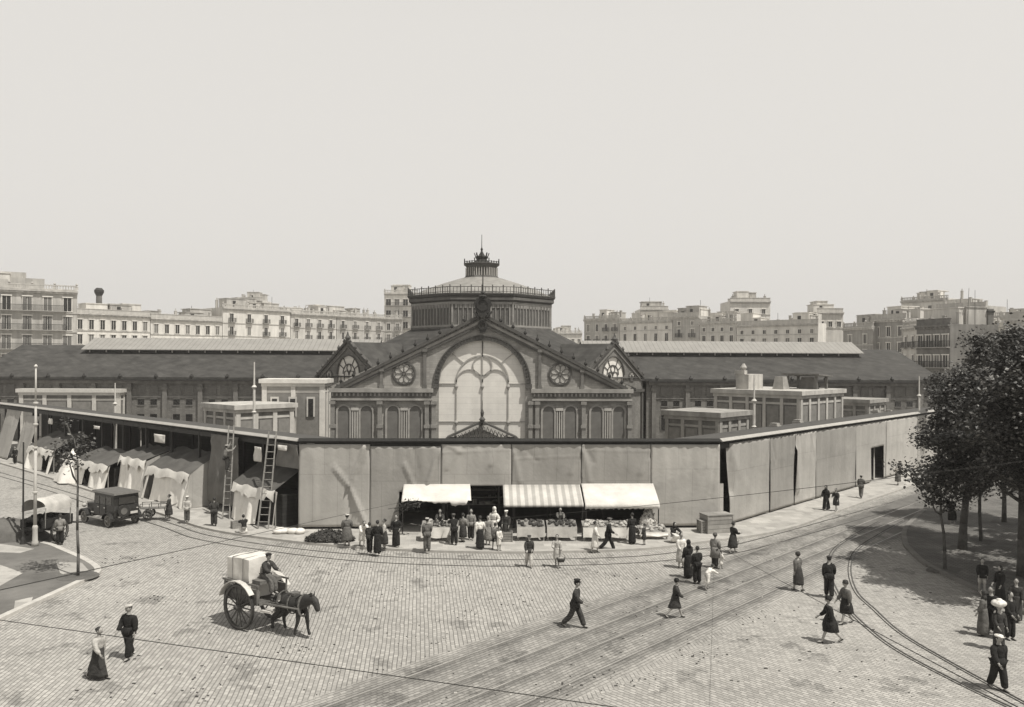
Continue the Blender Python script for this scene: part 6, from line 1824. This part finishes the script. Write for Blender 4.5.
# lamp mast on the island
p = W(35, 546, .11); zt_ = HZ(367, 33, p.y)
lm = empty('lamp_mast', p, 'tall white ringed mast on the traffic island beside the hooded cart', 'mast')
zt_ -= .11
mb = MB(); mb.cyl((0,0,1.0),(0,0,zt_*.55),.085,.07,12); mb.cyl((0,0,zt_*.55),(0,0,zt_*.8),.065,.055,12); mb.cyl((0,0,zt_*.8),(0,0,zt_),.05,.04,10); mb.build('shaft', STONE_L, lm, True)
mb = MB(); mb.lathe([(.17,0),(.17,.2),(.13,.3),(.12,.9),(.14,1.0),(.09,1.1)], (0,0,0), 12); mb.build('base', STONE_L, lm, True)
for z in (zt_*.3, zt_*.55, zt_*.68, zt_*.8):
    mb = MB(); mb.lathe([(.08,-.06),(.13,-.03),(.13,.03),(.08,.06)], (0,0,z), 12); mb.build('ring', STONE_L, lm)
mb = MB(); mb.lathe([(.05,0),(.1,.05),(.03,.16)], (0,0,zt_), 8); mb.build('finial', PAINTW, lm)
p = W(23, 544, .11)
o = empty('iron_post', p, 'thin dark iron post just left of the white mast', 'post'); mb = MB(); mb.cyl((0,0,0),(0,0,5.4),.05,.04,8); mb.build('shaft', IRON, o); mb = MB(); mb.lathe([(.16,0),(.12,.25),(.06,.4)],(0,0,0),8); mb.build('foot', IRON, o)

# ------------------------------------------------------------------ trees
LEAF = [mat('leaf_dark', .028, .35, 3, .55, spec=.4), mat('leaf_mid', .07, .3, 3, .5, spec=.4), mat('leaf_pale', .17, .2, 3, .5, spec=.5)]
BARK = mat('bark', .09, .4, 3, .9, bump=.6, bscale=14)
def tree(P, h, cr, z0, tr, label, n=60, leaves=110, seed=1, squash=1.0, lean=(0,0), ls=.16, cat='tree', group=None, clump=.7, pointy=0):
    rr = random.Random(seed); root = empty('plane_tree', P, label, cat, group)
    mb = MB(); zc = (z0+h)/2; segs = 6; prev = V((0,0,-.1)); pr = tr*1.25; top = h*.8
    path = []
    for k in range(1, segs+1):
        t = k/segs; q = V((lean[0]*t + rr.uniform(-.08,.08), lean[1]*t + rr.uniform(-.08,.08), top*t)); r = tr*(1-.75*t)+.015
        mb.cyl(prev, q, pr, r, 9); path.append((q, r)); prev, pr = q, r
    mb.build('trunk', BARK, root, True)
    clumps = []; lim = MB()
    for k in range(n):
        while True:
            a = rr.uniform(0, 6.28); zz = rr.uniform(-1, 1); r = rr.random()**.45
            rad = math.sqrt(max(0, 1-zz*zz))
            if pointy: rad *= (1-.45*max(zz,0)**.8)
            c = V((math.cos(a)*rad*r*cr*rr.uniform(.8,1.12), math.sin(a)*rad*r*cr*squash*rr.uniform(.8,1.12), zc + zz*r*(h-z0)/2*rr.uniform(.85,1.06)))
            break
        c.x += lean[0]*.6; c.y += lean[1]*.6
        clumps.append(c)
        if k % 3 == 0:
            q, r_ = min(path[1:], key=lambda pq: abs(pq[0].z-(c.z-1.0)))
            m_ = q.lerp(c, .5)+V((0,0,-.2)); lim.cyl(q, m_, min(r_*.6,.1), .045, 5); lim.cyl(m_, c, .045, .015, 5)
    lim.build('limbs', BARK, root)
    mb = MB()
    for c in clumps:
        cs = clump*rr.uniform(.6,1.25); m_ = rr.choice((0,0,1))
        for _ in range(leaves):
            d = V((rr.gauss(0,1), rr.gauss(0,1), rr.gauss(0,.75)))*cs*.5
            p = c + d; nrm = V((rr.gauss(0,.7), rr.gauss(0,.7), 1)).normalized(); a = nrm.orthogonal().normalized(); a.rotate(Matrix.Rotation(rr.uniform(0,6.28), 3, nrm)); b = nrm.cross(a); s = ls*rr.uniform(.6,1.3)
            mb.add([p-a*s*.5, p+b*s*.42-nrm*s*.08, p+a*s*.55, p-b*s*.42-nrm*s*.08], [(0,1,2,3)], 2 if rr.random() < .09 else (1 if rr.random() < .35 else m_))
    mb.build('crown', LEAF, root)
    return root
gt = 'plane trees along the right pavement'
tree(W(962,549,.12), 10.2, 2.5, 2.5, .2, 'plane tree with the thickest trunk, its crown over the canvas end', 100, 170, 3, pointy=1, lean=(.7,0), group=gt, ls=.17)
tree(W(1022,576,.12), 12.7, 3.6, 2.9, .2, 'plane tree at the right edge with its trunk in shade', 120, 170, 5, group=gt, ls=.17, pointy=1)
tree(W(945,569,.12), 6.4, 1.9, 3.0, .07, 'slender young plane tree left of the thick trunk', 36, 130, 6, lean=(-.1,.3), group=gt, ls=.16)
tree(W(981,541,.12), 11.8, 2.4, 3.2, .08, 'slender plane tree between the thick trunk and the right edge', 70, 150, 8, group=gt, ls=.17, pointy=1)
tree(W(1004,522,.12), 12.4, 3.0, 3.2, .12, 'plane tree farther back along the right street kerb', 80, 150, 9, group=gt, ls=.18, pointy=1)
p = W(1056, 600); tree((p.x, p.y, .12), 11.3, 3.9, 3.3, .2, 'nearest plane tree just outside the right edge, crown reaching in', 130, 190, 10, group=gt, ls=.18, pointy=1)
p = W(932, 470); tree((p.x+.6, p.y, .12), 9.4, 1.1, 4.4, .1, 'small poplar like tree far back by the canvas end', 22, 110, 12, ls=.2, pointy=1)
for (u_, v_, h_, c_, sd_, lb_) in ((1130,600,11,4.2,21,'added shade tree beyond the right frame edge, second row nearest'),(1110,560,11,4.2,22,'added shade tree beyond the right frame edge, second row middle'),(1090,535,11,4.0,23,'added shade tree beyond the right frame edge, second row farthest')):
    p = W(u_, v_); tree((p.x, p.y, .12), h_, c_, 3.2, .2, lb_, 70, 110, sd_, group=gt, ls=.30)  # unseen second row, put in to shade the right pavement
tree(W(78,576,.11), 7.8, .95, 4.6, .055, 'thin sapling with sparse crown on the traffic island corner', 11, 42, 15, lean=(-.2,.1), ls=.15, clump=.6)
# ------------------------------------------------------------------ overhead wires
def wire(a, b, sag, label, r=.007):
    a, b = Vector(a), Vector(b); n = 24; mb = MB(); pts = []
    for i in range(n+1): t = i/n; pts.append(a.lerp(b, t) - Vector((0,0,sag*4*t*(1-t))))
    for p, q in zip(pts[:-1], pts[1:]): mb.cyl(p, q, r, n=5, caps=False)
    return tag(mb.build('overhead_wire', IRON), label, 'wire', 'tram wires over the square')
def WZ(u, v, z): return W(u, v, z)
wire(WZ(-120,603,7.0), WZ(720,722,7.0), .0, 'overhead wire crossing the bottom of the view from left edge to bottom', .0045)
wire(WZ(-160,625,6.8), WD(404,501.5,48.2), .0, 'overhead wire rising from the left edge to the branch at the plain awning', .008)
wire(WD(398,526,48.3), WZ(1040,459,6.6), .25, 'overhead wire running from the stalls to the trees at right', .011)
wire(WD(712,542,47), WZ(1080,740,6.8), .05, 'overhead wire descending from the wooden box to the lower right corner', .007)
wire(WD(430,424,63), WZ(1100,395,7.5), .1, 'faint high wire in front of the right wing canvas', .006) if 0 else None
# ------------------------------------------------------------------ summer haze
hz = bpy.data.materials.new('summer_haze'); hz.use_nodes = True
hn, hl = hz.node_tree.nodes, hz.node_tree.links
hn.remove(hn["Principled BSDF"])
pv = hn.new("ShaderNodeVolumePrincipled"); pv.inputs["Color"].default_value = (1, .97, .93, 1); pv.inputs["Density"].default_value = .0004; pv.inputs["Anisotropy"].default_value = .2
hl.new(pv.outputs[0], hn["Material Output"].inputs["Volume"])
mb = MB(); mb.box(-260, 300, -30, 420, -1, 45)
tag(mb.build('haze', hz), kind='stuff')
